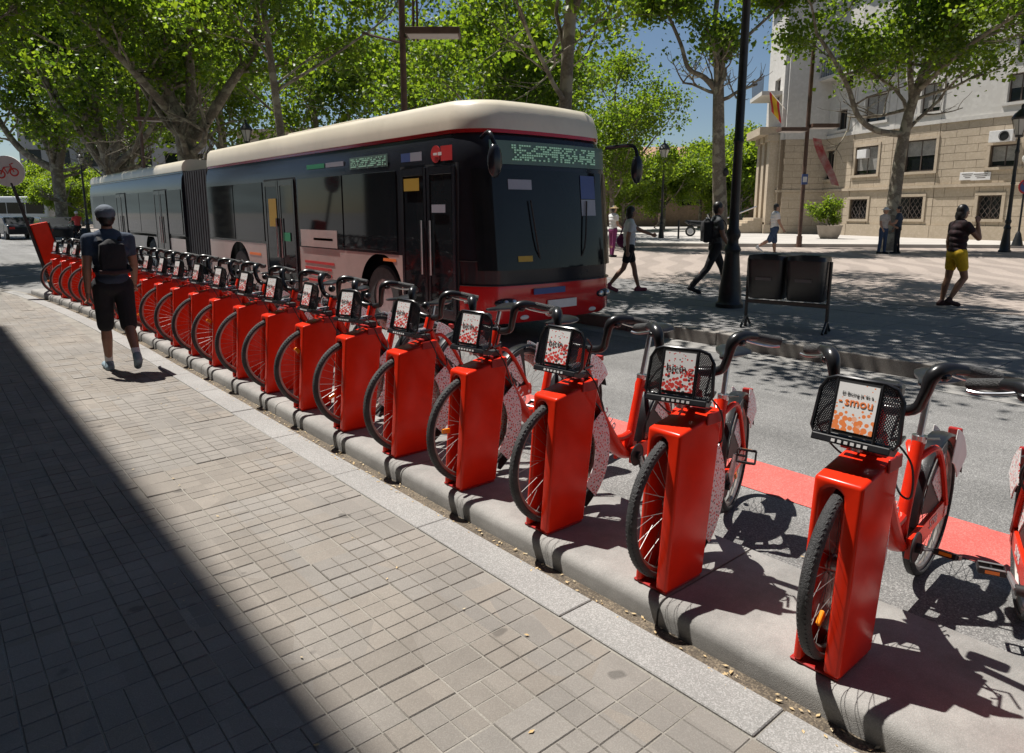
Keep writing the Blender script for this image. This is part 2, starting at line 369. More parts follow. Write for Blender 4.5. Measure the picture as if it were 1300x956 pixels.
for i in range(-7, 10):
    for j in range(-8, 110):
        x, y = i * 0.2 - 0.12, j * 0.2
        if x + 0.2 > 1.887 + xc(y + 0.1): continue
        q = proj((x+.1, y+.1, 0)); d = Vector((x+.1, y+.1, -CAMH)).length
        vis = q is not None and -30 < q[0] < 1330 and 0 < q[1] < 990
        cand.append((0 if vis else 1, d, x, y))
cand.sort()
far = MB()
for n_, (v_, d, x, y) in enumerate(cand):
    dz, tx, ty = rng.gauss(0, 0.0011) - (0.0025 if rng.random() < .05 else 0), rng.gauss(0, 0.007), rng.gauss(0, 0.007)
    kd = rng.choices((0, 1, 2, 3), (0.72, 0.11, 0.11, 0.06))[0]
    if n_ < 298:
        o = obj('paving_tile', TILEMES[kd], SIDE, (x + .1, y + .1, dz)); o.rotation_euler = (ty, -tx, rng.gauss(0, 0.004))
    else: tile_geo(far, x, y, dz, tx, ty, kd)
tag(far.build('paving_tile_field', TILE, SIDE), kind='stuff')
# granite edging stones, 1 m each
yy = -6.0
while yy < 18:
    Ln = rng.choice((0.9, 1.0, 1.1)); y1 = yy + Ln - 0.008
    mb = MB(); x0a, x0b, x1a, x1b = 1.888+xc(yy), 1.888+xc(y1), 2.085+xc(yy), 2.085+xc(y1)
    dz = rng.gauss(0, 0.0015)
    mb.add([(x0a,yy,-.05),(x1a,yy,-.05),(x1b,y1,-.05),(x0b,y1,-.05),(x0a,yy,.004+dz),(x1a,yy,.002+dz),(x1b,y1,.002+dz),(x0b,y1,.004+dz)], [(0,3,2,1),(4,5,6,7),(0,1,5,4),(1,2,6,5),(2,3,7,6),(3,0,4,7)])
    mb.build('granite_stone', GRAN, SIDE, bevel=0.004, seg=1); yy += Ln
# dirt-filled joint between edging and dock kerb
dm = MB(); vs = []
dy = [-6 + 0.25*i for i in range(96)]
for y in dy: vs += [(2.083+xc(y)-abs(rng.gauss(0,.004)), y, -0.003), (2.165+xc(y), y, -0.004)]
dm.add(vs, [(2*i, 2*i+1, 2*i+3, 2*i+2) for i in range(len(dy)-1)])
dm.build('gutter_joint', DIRT, SIDE)
# concrete kerb that carries the docks
prof = [(2.15,-.06),(2.156,.050),(2.162,.072),(2.176,.088),(2.198,.097),(2.23,.100),(2.865,.100),(2.88,.088),(2.88,-.06)]
PLAT = None; yy = -6.4
PLAT = thing('dock_kerb', None, None); PLAT['kind'] = 'structure'
while yy < 17.0:
    y1 = yy + 1.99; mb = MB(); vs = []; ks = [yy + (y1-yy)*t/4 for t in range(5)]; n = len(prof)
    for y in ks: vs += [(x + xc(y), y, z) for x, z in prof]
    fs = [(a*n+i, a*n+(i+1)%n, (a+1)*n+(i+1)%n, (a+1)*n+i) for a in range(4) for i in range(n)]
    fs += [tuple(range(n)), tuple(4*n+i for i in range(n-1,-1,-1))]
    mb.add(vs, fs); mb.build('concrete_kerb_block', CONC, PLAT, smooth=True, ang=50); yy += 2.0
# little fallen leaves and litter along the gutter
LEAFL = mat('dry_leaf', (0.42, 0.27, 0.10), 0.8, var=0.4, vscale=30, col2=(0.50, 0.42, 0.28))
lm = MB()
for i in range(620):
    y = rng.uniform(0.5, 14); x = 2.085 + xc(y) + abs(rng.gauss(0.03, 0.03)) * rng.choice((1, 1, -0.6)); s = rng.uniform(.004, .014); z = 0.0 + rng.uniform(.0, .004)
    if 2.15 < x - xc(y): x = 2.14 + xc(y)
    if i > 560: x = rng.uniform(0.6, 2.0); y = rng.uniform(1.2, 9); z = 0.004
    if i > 605: x = rng.uniform(2.9, 3.4); z = -0.014
    a = rng.uniform(0, 6.28); c, q = math.cos(a)*s, math.sin(a)*s
    lm.add([(x-c, y-q, z+.001), (x+q*.5, y-c*.5, z+.003), (x+c, y+q, z+rng.uniform(.001,.006)), (x-q*.5, y+c*.5, z+.002)], [(0,1,2,3)])
tag(lm.build('fallen_leaves', LEAFL), 'small dry fallen leaves along the gutter joint', 'leaves', kind='stuff')

# ---- the square beyond the road
PLZ = struct(sheet('plaza', 7.9, -40, 120, 190, 0.140, JOINT))
sheet('wave_paving', 12.6, -40, 120, 190, 0.150, WAVE, PLZ)
yy = -4.0
while yy < 70:
    Ln = 1.5 if yy < 14 else 4.0
    MB().box((7.75, yy, -0.06), (7.99, yy+Ln-.008, 0.152+rng.gauss(0,.0006))).build('kerb_stone', KERBM, PLZ, bevel=0.012, seg=2); yy += Ln
nsl = 0; slabs = MB()
for i in range(6):
    y = -4.0 + (i % 2) * 0.6
    while y < 60:
        x0 = 8.0 + i * 0.62
        a = (x0, y, 0.10); b = (x0+.612, y+1.192, 0.150+rng.gauss(0,.0014))
        q = proj((x0+.3, y+.6, .15)); vis = q is not None and 600 < q[0] < 1400 and y < 16
        if vis and nsl < 200: MB().box(a, b).build('stone_slab', SLAB, PLZ, bevel=0.004, seg=1); nsl += 1
        else: slabs.box(a, b)
        y += 1.2
tag(slabs.build('stone_slab_field', SLAB, PLZ), kind='stuff')
setts = MB()
for i in range(7):
    y = -2.0
    while y < 22:
        setts.box((11.73+i*.122, y, .12), (11.73+i*.122+.112, y+.19, .148+rng.gauss(0,.002))); y += .2
tag(setts.build('sett_rows', SLAB, PLZ), kind='stuff')
# raised far pavement before the buildings
fp = MB(); A = [cl(20, 30), cl(30.2, 24), cl(31.6, 12), cl(33, 0), cl(36, -6), cl(120, -30), cl(120, 80), cl(30, 60)]
fp.add([(p.x, p.y, .15) for p in A] + [(p.x, p.y, .30) for p in A], [tuple(range(8, 16))] + [(i, (i+1)%8, 8+(i+1)%8, 8+i) for i in range(8)])
PAVEFAR = mat('far_pavement_stone', (0.40, 0.375, 0.345), 0.85, var=0.12, vscale=0.5)
struct(fp.build('far_pavement', PAVEFAR))
# wooded hill far behind
HILLM = mat('hill_green', (0.10, 0.13, 0.13), 0.95, var=0.3, vscale=0.004)
hm = MB(); N = 60; vs = []
for i in range(N+1):
    a = -1.1 + 2.2*i/N; d = 2300
    hgt = 70 + 60*math.sin(i*.31) + 30*math.sin(i*.83+1) + 60*math.exp(-((i-38)/9)**2)
    p = cl(d*math.cos(a), d*math.sin(a)); p2 = cl((d+500)*math.cos(a), (d+500)*math.sin(a))
    vs += [(p.x, p.y, -5), (p2.x, p2.y, max(20, hgt))]
hm.add(vs, [(2*i, 2*i+2, 2*i+3, 2*i+1) for i in range(N)])
struct(hm.build('hill', HILLM, smooth=True))

# ================================================================== BICYCLES AND DOCKS
FH = Vector((0, 0, 0.435)); RH = Vector((1.12, 0, 0.315)); WR = 0.330; BBP = Vector((0.66, 0, 0.30))
def make_wheel(name, parent, c, refl_angle):
    hub = MB().cyl((0,0,0), 0.028, 0.09, 14, 'y').cyl((0,-.05,0), 0.012, 0.03, 8, 'y').cyl((0,.05,0), 0.012, 0.03, 8, 'y').torus((0,.03,0), .034, .006, 14, 6).torus((0,-.03,0), .034, .006, 14, 6)
    wobj = hub.build(name, ALU, parent, smooth=True, loc=c)
    tp = []
    for i in range(11):                       # tyre section with flat-ish tread
        a = math.pi * (i / 10) - math.pi/2
        tp.append((WR - 0.026 + 0.026*math.cos(a), 0.0245*math.sin(a)))
    tp = tp + [(WR - 0.03, 0.02), (WR - 0.03, -0.02)]
    ty = MB().lathe(tp, 56, (0,0,0), 'y', closed=True)
    for k in range(96):                        # tread blocks
        a = 2*math.pi*k/96
        for s in (-1, 1):
            M = Matrix.Rotation(-a - (0.022 if s > 0 else 0), 4, 'Y') @ Matrix.Translation((WR - 0.0040, s*0.0075, 0)) @ Matrix.Rotation(s*0.35, 4, 'X')
            ty.box((-.003, -.006, -.007), (.0021, .006, .007), M=M)
    ty.build('tyre', RUBBER, wobj, smooth=True)
    MB().lathe([(WR-.030,.013),(WR-.030,-.013),(WR-.046,-.011),(WR-.052,0),(WR-.046,.011)], 48, (0,0,0), 'y', closed=True).build('rim', RIM, wobj, smooth=True)
    sp = MB()
    for k in range(32):
        a = 2*math.pi*k/32; s = 1 if k % 2 else -1; off = 0.55*(1 if (k//2) % 2 else -1)
        sp.tube([(0.032*math.cos(a+off), s*.028, 0.032*math.sin(a+off)), ((WR-.047)*math.cos(a), s*.003, (WR-.047)*math.sin(a))], 0.0012, 3, cap=False)
    tag(sp.build('spokes', SPOKE, wobj), kind='stuff')
    for k in (0, math.pi):
        a = refl_angle + k; cpt = Vector((0.20*math.cos(a), 0, 0.20*math.sin(a)))
        M = Matrix.Translation(cpt) @ Matrix.Rotation(-a, 4, 'Y')
        MB().box((-.026,-.008,-.014), (.026,.008,.014), M=M).build('reflector', ORANGE, wobj, bevel=.005)
    return wobj
def arc_band(c, r, a0, a1, w, n=18, th=0.004, lip=0.012):
    mb = MB(); prof = [(r-lip, -w/2), (r-.002, -w/2*0.85), (r, -w/4), (r+.002, 0), (r, w/4), (r-.002, w/2*0.85), (r-lip, w/2)]
    return mb.lathe(prof, n, c, 'y', a0=a0, a1=a1)
def sector(c, r0, r1, a0, a1, y, t, n=12):
    mb = MB(); pts = [(c[0]+r1*math.cos(a0+(a1-a0)*i/n), c[2]+r1*math.sin(a0+(a1-a0)*i/n)) for i in range(n+1)]
    pts += [(c[0]+r0*math.cos(a1+(a0-a1)*i/n), c[2]+r0*math.sin(a1+(a0-a1)*i/n)) for i in range(n+1)]
    return mb.prism(pts, y, y+t)

def make_bike(variant):
    root = thing('shared_bicycle', 'x', 'bicycle', group='red shared bicycles docked along the kerb')
    fr = MB()
    dn = bez([(.185,0,.90), (.225,0,.80), (.34,0,.60), (.50,0,.40), (.60,0,.315), (.70,0,.285)], 5)
    fr.tube(dn, [.036 + .010*math.sin(math.pi*i/(len(dn)-1)) for i in range(len(dn))], 14, flat=(0.80, 1.25))
    fr.tube([(.145,0,.80), (.21,0,.98)], .032, 14)
    fr.tube([(.64,0,.28), (.70,0,.42), (.79,0,.72)], [.036, .027, .0265], 14)
    fr.tube(bez([(.49,0,.42), (.60,0,.40), (.69,0,.41)], 4), .022, 10)
    for s in (-1, 1):
        st = bez([(.765,s*.012,.65), (.83,s*.045,.685), (.90,s*.055,.66), (1.00,s*.058,.54), (1.12,s*.058,.35)], 5)
        fr.tube(st, .0145, 8); fr.box((1.10,s*.058-.006,.29), (1.15,s*.058+.006,.36))
        fr.prism([(.62,.255), (.62,.345), (1.14,.375), (1.155,.345), (1.14,.29)], s*.052-.010, s*.052+.010)
        fr.tube([(.15,s*.058,.80), (.09,s*.060,.66), (.0,s*.056,.435)], [.018,.017,.012], 10)
    fr.box((.115,-.062,.785), (.18,.062,.82))
    frame = fr.build('frame', RED, root, smooth=True)
    for txt, s in (('3119', -1), ('3119', 1)):
        t = obj('frame_number', text_mesh(txt, .088, WHITEINK, .0012), frame); t.location = (.395, s*.0405, .56)
        xd = Vector((.62, 0, -.78)) if s < 0 else Vector((-.62, 0, .78)); zd = Vector((0, s, 0)); yd = zd.cross(xd)
        t.rotation_euler = Matrix((xd, yd, zd)).transposed().to_euler()
    for txt, s in (('5798', -1), ('5798', 1)):
        t = obj('guard_number', text_mesh(txt, .06, WHITEINK, .001), frame); t.location = (.93, s*.0632, .325)
        xd = Vector((-s, 0, 0)); zd = Vector((0, s, 0)); yd = zd.cross(xd); t.rotation_euler = Matrix((xd, yd, zd)).transposed().to_euler()
    make_wheel('front_wheel', root, FH, variant*1.9 + 3.9); make_wheel('rear_wheel', root, RH, variant*2.3 + 0.4)
    # mudguards with printed side panels
    mg = arc_band(FH, .362, R(-58), R(95), .085).build('front_mudguard', BLACKM, root, smooth=True)
    for s in (-1, 1): sector(FH, .235, .352, R(-46), R(38), s*.047-.002, .004).build('printed_panel', CONFG, mg)
    mg = arc_band(RH, .362, R(14), R(176), .085).build('rear_mudguard', BLACKP, root, smooth=True)
    for s in (-1, 1):
        sector(RH, .03, .350, R(98), R(166), s*.046-.002, .004).build('skirt_guard', BLACKM, mg)
        sector(RH, .10, .315, R(106), R(140), s*.050-.002, .004).build('printed_panel', CONFG, mg)
        sector(RH, .225, .385, R(28), R(74), s*.050-.003, .006).build('tail_panel', WHITEP if not variant else CONFG, mg, bevel=.002, seg=1)
    MB().box((1.40,-.03,.60), (1.43,.03,.64)).build('rear_lamp', DARKRED, root, bevel=.008)
    # saddle
    pst = MB().tube([(.787,0,.71), (.862,0,.955)], .0145, 12); pst.build('seat_post', STEEL, root, smooth=True)
    MB().cyl((.793,0,.73), .029, .03, 14).tube([(.79,-.028,.735), (.80,-.075,.745)], .005, 6).build('seat_clamp', STEEL, root, smooth=True)
    sd = MB(); rings = []
    for (x, wd, zt, th) in ((.73,.012,.985,.012), (.745,.022,.990,.024), (.80,.034,.992,.030), (.86,.055,.992,.036), (.91,.088,.998,.045), (.96,.102,1.006,.052), (.99,.092,1.008,.045), (1.005,.055,.998,.02)):
        rings.append([(x, wd*math.cos(a)*(1 if math.sin(a) > 0 else .9), zt - th/2 + th/2*math.sin(a)*1.0) for a in [2*math.pi*k/16 for k in range(16)]])
    vs = [p for r_ in rings for p in r_]; fs = [(i*16+k, i*16+(k+1)%16, (i+1)*16+(k+1)%16, (i+1)*16+k) for i in range(7) for k in range(16)] + [tuple(range(16)), tuple(7*16+k for k in range(15,-1,-1))]
    sd.add(vs, fs).build('saddle', BLACKP, root, smooth=True, ang=60)
    # crankset
    cr = MB().cyl((0,-.072,0), .062, .006, 28, 'y').cyl((0,0,0), .022, .19, 12, 'y').torus((0,-.072,0), .062, .005, 28, 6)
    cs = cr.build('crankset', BLACKM, root, smooth=True, loc=BBP)
    for s in (-1, 1):
        ar = MB().tube([(0,s*.088,0), (s*.165,s*.10,0)], [.015,.011], 8, flat=(1,.6)); arm = ar.build('crank_arm', ALU, cs, smooth=True)
        pd = MB(); px, py = s*.165, s*.155
        for dx in (-.032, .032): pd.box((px+dx-.006, py-.045, -.012), (px+dx+.006, py+.045, .012))
        for dy in (-.045, 0, .045): pd.box((px-.034, py+dy-.004, -.010), (px+.034, py+dy+.004, .010))
        pd.cyl((px, s*.125, 0), .007, .06, 8, 'y')
        po = pd.build('pedal', BLACKP, cs, bevel=.002, seg=1)
        for dx in (-1, 1): MB().box((px+dx*.038-.001, py-.024, -.007), (px+dx*.038+.0015, py+.024, .007)).build('pedal_reflector', ORANGE, po)
        pl = MB()
        for dx in (-.032, .032): pl.box((px+dx-.007, py-.043, .0122), (px+dx+.007, py+.043, .014))
        tag(pl.build('pedal_cage', ALU, po), kind='stuff')
    # moulded handlebar
    hb = MB()
    path = [(.335,-.315,1.135), (.285,-.255,1.152), (.225,-.20,1.160), (.185,-.165,1.135), (.180,-.150,1.07), (.195,-.115,1.005), (.212,0,.985)]
    full = path + [(x, -y, z) for x, y, z in path[-2::-1]]
    bp_ = bez(full, 5); nb = len(bp_)
    hb.tube(bp_, [.0155 + .0115*(math.exp(-((i/(nb-1)-.21)/.085)**2) + math.exp(-((i/(nb-1)-.79)/.085)**2)) + .005*math.exp(-((i/(nb-1)-.5)/.2)**2) for i in range(nb)], 12)
    hb.tube([(.205,0,.95), (.216,0,1.0)], .030, 12)
    bar = hb.build('handlebar', BLACKP, root, smooth=True)
    for s in (-1, 1):
        MB().tube([(.272,s*.24,1.156), (.345,s*.328,1.131)], [.0185,.0195], 12).build('grip', RUBBER, bar, smooth=True)
        MB().tube(bez([(.215,s*.205,1.145), (.235,s*.245,1.132), (.275,s*.30,1.118), (.30,s*.335,1.118)], 4), .0055, 7).build('brake_lever', STEEL, bar, smooth=True)
        MB().sphere((.205,s*.195,1.137), .022, 10, sc=(1.2,1,.8)).build('lever_clamp', BLACKP, bar, smooth=True)
    if variant: MB().sphere((.25,.10,1.05), .03, 12).build('bell', BLACKP, bar, smooth=True)
    else: MB().box((.235,-.06,1.02), (.30,.06,1.075)).build('display_unit', BLACKP, bar, bevel=.015)
    # front carrier: printed panel between perforated cheeks
    T = Matrix.Translation((-.040, 0, .943)) @ Matrix.Rotation(R(14), 4, 'Y')
    def TP(u, y, z): return T @ Vector((u, y, z))
    car = MB()
    out = [(-.142,.0), (-.132,-.02), (.132,-.02), (.142,.0), (.134,.135), (.112,.172), (.078,.184), (-.078,.184), (-.112,.172), (-.134,.135)]
    rim = [TP(.0 + .022*max(0, abs(y)-.075)/.06, y, z) for y, z in out]
    car.tube(rim, .0075, 7, closed=True)
    for s in (-1, 1):
        car.tube([TP(.0, s*.072, -.02), TP(.0, s*.072, .184)], .006, 6)
        car.tube([TP(.06, s*.135, 0), TP(.14, s*.125, .02), TP(.15, s*.08, .0)], .006, 6)
        car.tube([TP(.06, s*.12, .15), TP(.14, s*.10, .12), TP(.15, s*.08, .0)], .005, 6)
    carrier = car.build('front_carrier', BLACKP, root, smooth=True)
    MB().box((-.004,-.071,-.010), (.004,.071,.180), M=T).build('advert_board', BLACKM, carrier)
    ad = MB().box((-.007,-.065,.004), (-.0042,.065,.168), M=T); ad.build('advert_print', CONF if variant else ORCONF, carrier)
    lat = MB()
    for s in (-1, 1):
        for i in range(-9, 22):
            for dr in (-1, 1):
                pts = []
                for tt in range(0, 13):
                    y = .072 + .066*tt/12; z = i*.0125 + dr*(tt/12)*.112*1.0 - (0 if dr > 0 else -.03)
                    lim = .184 - max(0, (y-.105))*1.2
                    if -.018 < z < lim: pts.append(TP(.022*max(0, y-.075)/.06, s*y, z))
                if len(pts) > 1: lat.tube([pts[0], pts[-1]], .0022, 3, cap=False)
    tag(lat.build('perforated_cheek', BLACKP, carrier), kind='stuff')
    MB().prism([(-.010,-.046), (.06,-.05), (.10,-.02), (-.006,-.020)], -.128, .128).build('carrier_tray', BLACKP, carrier, bevel=.004).matrix_local = T
    led = MB()
    for i in range(6): led.box((-.0125, -.06+i*.021, -.040), (-.0088, -.048+i*.021, -.030))
    lo = led.build('front_lamp', WHITEP, carrier); lo.matrix_local = T
    xd, yd, zd = Vector((0,-1,0)), T.to_3x3() @ Vector((0,0,1)), T.to_3x3() @ Vector((-1,0,0))
    def adtext(txt, size, m, y, z, b):
        t = obj('advert_lettering', text_mesh(txt, size, m, b), carrier); Mx = Matrix((xd, yd, zd)).transposed().to_4x4(); Mx.translation = TP(-.0085, y, z); t.matrix_local = Mx
    if variant:
        adtext('bicin', .047, INK, .012, .100, -.0003); adtext('g', .050, REDINK, -.047, .097, .0)
    else:
        adtext('El Bicing ja és a', .0165, INK, 0, .132, .0); adtext('smou', .042, ORINK, -.008, .105, .0004); adtext('-', .04, ORINK, .052, .107, .0008)
    st = MB().cyl((-.0+.03,0,.915), .02, .10, 12); st.tube([(.04,0,.90), (.16,0,.905)], .018, 10)
    st.cyl((.02,.045,.905), .017, .05, 12).cyl((.02,-.045,.905), .017, .05, 12)
    st.build('carrier_bracket', ALU, root, smooth=True)
    cb = MB().tube(bez([(.06,-.11,.92), (.09,-.16,.84), (.17,-.15,.70), (.27,-.09,.66), (.30,-.045,.72)], 6), .004, 6, cap=False)
    cb.tube(bez([(.19,.14,1.0), (.16,.19,.9), (.22,.12,.78), (.26,.04,.76)], 6), .004, 6, cap=False)
    cb.build('cable', BLACKM, root, smooth=True)
    return root

def make_dock():
    root = thing('docking_post', 'x', 'docking post', group='red docking posts along the kerb')
    # inverted-U housing, leaning back, slot for the front wheel
    Z0, Z1 = 0.112, 0.792
    sec = [(-.105, Z0), (-.046, Z0)]
    for i in range(7):
        a = math.pi - math.pi*i/6
        sec.append((-.007 + .039*math.cos(a), .725 + .039*math.sin(a)))
    sec += [(.032, Z0), (.062, Z0), (.062, Z1), (-.105, Z1)]
    def fx(z): return -.168 + .055*(z-.1)/.7
    def bx_(z): return .095 + .095*(z-.1)/.7
    n = len(sec); vs = [(fx(z), y, z) for y, z in sec] + [(bx_(z), y, z + (.058 if z > .78 else 0)) for y, z in sec]
    taper = [(x, y*(1.0 if z > .5 else 1.0), z) for x, y, z in vs]
    mb = MB(); faces = [((i+1)%n, i, n+i, n+(i+1)%n) for i in range(n)]
    # front/back caps split into legs and lintel so that they stay convex
    def cap(o, rev):
        L_ = [0, 1, 2, n-1]; Rg = [n-4, n-3, n-2, 8]
        quads = [[0, 1, 2, n-1], [8, 9, 10, 11]]
        quads = [[o+0, o+1, o+2, o+n-1], [o+8, o+9, o+10, o+11]]
        # lintel fan strips
        top = [o+n-1, o+n-2]
        quads.append([o+2, o+3, o+4, o+n-1]); quads.append([o+4, o+5, o+6, o+n-2, o+n-1]); quads.append([o+6, o+7, o+8, o+n-2])
        return [tuple(reversed(q)) if rev else tuple(q) for q in quads]
    faces += cap(0, True) + cap(n, False)
    mb.add(taper, faces)
    mb.build('housing', DOCKRED, root, smooth=True, bevel=.013, seg=4, ang=60)
    MB().box((-.160,-.098,.1005), (.09,.075,.112)).build('base_plate', DARKRED, root, bevel=.004, seg=1)
    MB().box((.06,-.10,.852), (.085,.058,.866)).box((.06,-.115,.80), (.17,-.1065,.85)).build('guide_bar', DARKRED, root, bevel=.003, seg=1)
    MB().box((.10,-.05,.845), (.17,.035,.885)).build('latch', BLACKM, root, bevel=.006)
    return root

BIKE_SMOU = make_bike(0); BIKE = make_bike(1); DOCK = make_dock()
sdz = [random.Random(90+i).uniform(-.07, .03) for i in range(30)]
NB = 23; Y1 = 0.985; DY = 0.72
for k in range(0, NB):                      # k = 0 stands at the right edge of the frame, k = 22 beside the totem
    y = Y1 + DY*(k-1); X = 2.38 + xc(y); no = ORD[NB-1-k]
    if k == 1: b = BIKE_SMOU
    elif k == 2: b = BIKE
    else: b = copy_tree(BIKE)
    b.location = (X, y + rng.gauss(0, .002), 0); yw = {0: 20, 1: 4, 2: 19, 3: 8, 4: 11, 5: 5}.get(k, 6 + rng.gauss(0, 2.2)); b.rotation_euler = (rng.gauss(0, R(0.8)), 0, yaw_at(y) + R(yw))
    if k == 1: b['label'] = 'red shared bicycle with plain white and orange advert on its front panel'
    else: b['label'] = f'red shared bicycle with red-speckled front panel, {no} in the row from the station totem'
    d = DOCK if k == 1 else copy_tree(DOCK)
    d.location = (X, y, 0); d.rotation_euler = (0, 0, yaw_at(y)); d['label'] = f'red metal docking post, {no} in the row from the station totem'
    for ch in b.children:
        nm = ch.name.split('.')[0]
        if nm in ('front_wheel', 'front_mudguard') and k != 1 and nm == 'front_mudguard': ch.rotation_euler = (0, 0, -R(yw)*.8)
        if nm in ('saddle', 'seat_post') and k != 1: ch.location = (sdz[k]*.31, 0, sdz[k])
        if nm == 'crankset': ch.rotation_euler = (0, R(200) if k == 1 else rng.uniform(0, 6.28), 0)
        if nm in ('front_wheel', 'rear_wheel') and k != 1: ch.rotation_euler = (0, rng.uniform(0, 6.28), -R(yw)*.8 if nm == 'front_wheel' else 0)

# station totem at the end of the row: leaning black pole with round sign and red panel
TL = thing('station_totem', 'leaning red station totem with black pole and round white sign at the row end', 'totem', (2.50 + xc(17.3), 17.35, 0))
lean = Matrix.Rotation(R(-12), 4, 'Y')
o = MB().box((-.03,-.03,0), (.03,.03,2.32)).build('pole', BLACKM, TL, bevel=.01); o.matrix_local = lean
o = MB().box((.03,-.09,.05), (.34,.09,1.46)).build('panel', DOCKRED, TL, bevel=.02); o.matrix_local = lean
o = MB().box((.34,-.085,.05), (.37,.085,1.44)).build('panel_edge', BLACKM, TL); o.matrix_local = lean
ROT = lean @ Matrix.Translation((0,0,2.55)) @ Matrix.Rotation(R(-25), 4, 'Z')
o = MB().cyl((0,0,0), .30, .05, 32, 'y').build('round_sign', WHITEP, TL, smooth=True); o.matrix_local = ROT
em = MB()                                    # the red bicycle emblem on the disc
for c in (-.12, .12): em.torus((c, -.028, -.04), .07, .013, 24, 6, 'y', fl=.3)
em.tube([(-.12,-.028,-.04), (-.03,-.028,.08), (.10,-.028,.07), (.0,-.028,-.05), (-.03,-.028,.08)], .012, 6); em.tube([(.12,-.028,-.04), (.09,-.028,.12), (.15,-.028,.13)], .011, 6)
e = em.build('emblem', REDINK, o)

# ================================================================== ARTICULATED BUS
BX, BW, BF = 5.10, 2.54, 6.45            # near side plane, width, front
BUS = thing('articulated_bus', 'black and red articulated city bus with cream roof driving past the bicycles', 'bus', (BX + BW/2, BF, -0.02))
BBLK = mat('bus_black', (0.016, 0.018, 0.024), 0.22, var=0.25, vscale=0.8, coat=0.1, spec=0.35)
BRED = mat('bus_red', (0.52, 0.014, 0.016), 0.2, var=0.1, vscale=1.2, coat=0.5)
BCRM = mat('bus_cream', (0.66, 0.60, 0.49), 0.32, var=0.06, vscale=0.8, dirt=0.12, dscale=1.2)
BPNK = mat('bus_silver_pink', (0.46, 0.36, 0.335), 0.3, var=0.12, vscale=0.9, coat=0.3, dirt=0.15, dscale=1.2)
BLED = mat('led_sign', (0.10, 0.17, 0.14), 0.35)
BLEDT = mat('led_dots', (0.24, 0.38, 0.30), 0.5, emit=((0.45, 0.85, 0.6), 0.12))
BELL = mat('bellows_rubber', (0.030, 0.026, 0.030), 0.7, var=0.3, vscale=4)
INT = mat('bus_interior', (0.03, 0.032, 0.035), 0.7)
HW = BW/2
def plan(z, y0, y1, inset=0.0, front=True):     # outline of the bus in plan, local x across, y backwards from the nose
    pts = []
    w = HW - inset; ra = .42
    lean_ = (max(0, z-1.0)*0.10 if front else 0)
    if front:
        n = 9
        for i in range(n+1):                     # rounded nose from near corner to far corner
            pass
        arc = []
        for i in range(n+1):
            a = math.pi/2*i/n; arc.append((-w + ra - ra*math.cos(a), ra*1.0 - ra*math.sin(a)))
        bow = lambda x: 0.14*(x/w)**2
        left = [(x, y0 + lean_ + inset + yv + bow(x)) for x, yv in arc]
        mid = [(x, y0 + lean_ + inset + bow(x)) for x in (-.55, -.28, 0, .28, .55)]
        right = [(-x, y) for x, y in reversed(left)]
        pts = [(-w, y1)] + left + mid + right + [(w, y1)]
    else: pts = [(-w, y1), (-w, y0), (w, y0), (w, y1)]
    return pts
def shell(mb, levels, y0, y1, front, mi=0, top=True, bottom=True):
    rings = []
    for z, ins in levels: rings.append([(x, y, z) for x, y in plan(z, y0, y1, ins, front)])
    n = len(rings[0]); vs = [p for r_ in rings for p in r_]; fs = []
    for i in range(len(rings)-1):
        for k in range(n): fs.append((i*n+k, i*n+(k+1)%n, (i+1)*n+(k+1)%n, (i+1)*n+k))
    if bottom: fs.append(tuple(range(n-1, -1, -1)))
    if top: fs.append(tuple((len(rings)-1)*n+k for k in range(n)))
    mb.add(vs, fs, mi)
def arch_skirt(y0, y1, z0, z1, cuts, ins=.0, side=-1):
    """side panel with round wheel arches: list of quads in a strip"""
    mb = MB(); N = int((y1-y0)/.05); vs = []; x = side*(HW+.004+ins)
    for i in range(N+1):
        y = y0 + (y1-y0)*i/N; zb = z0
        for c in cuts:
            if abs(y-c) < .62: zb = max(zb, .50 + math.sqrt(max(0, .62**2-(y-c)**2)))
        vs += [(x, y, min(zb, z1-.01)), (x, y, z1)]
    mb.add(vs, [(2*i, 2*i+1, 2*i+3, 2*i+2) for i in range(N)]); return mb
Y_ART0, Y_ART1, Y_END = 10.0, 11.9, 23.3      # local distances from the nose
WH1 = (2.45, 8.2); WH2 = (15.2, 20.5)
# carcass of the two sections (black upper body)
for nm, a, b, fr in (('front_body', 0, Y_ART0, True), ('rear_body', Y_ART1, Y_END, False)):
    mb = MB(); shell(mb, [(1.12, .0), (2.30, .0), (2.52, .02), (2.66, .07)], a, b, fr); mb.build(nm, BBLK, BUS, smooth=True, ang=30)
    mb = MB(); shell(mb, [(.42, .32), (1.12, .32)], a + (.4 if fr else 0), b, False); mb.build('underframe', BBLK, BUS)
# lower nose
mb = MB(); shell(mb, [(.33, .05), (.40, .0), (.76, .0), (.82, .01)], 0, .78, True); mb.build('bumper', BRED, BUS, smooth=True, ang=40)
mb = MB(); shell(mb, [(.82, .02), (1.12, .005)], 0, .80, True); mb.build('nose_panel', BBLK, BUS, smooth=True, ang=40)
for side in (-1, 1):
    arch_skirt(2.45-.62-.0, 5.2, .30, 1.12, WH1, side=side).build('side_panel', BPNK, BUS)
    arch_skirt(6.72, Y_ART0, .30, 1.12, WH1, side=side).build('side_panel', BPNK, BUS)
    arch_skirt(Y_ART1, Y_END, .30, 1.05, WH2, side=side).build('side_panel', BPNK, BUS)
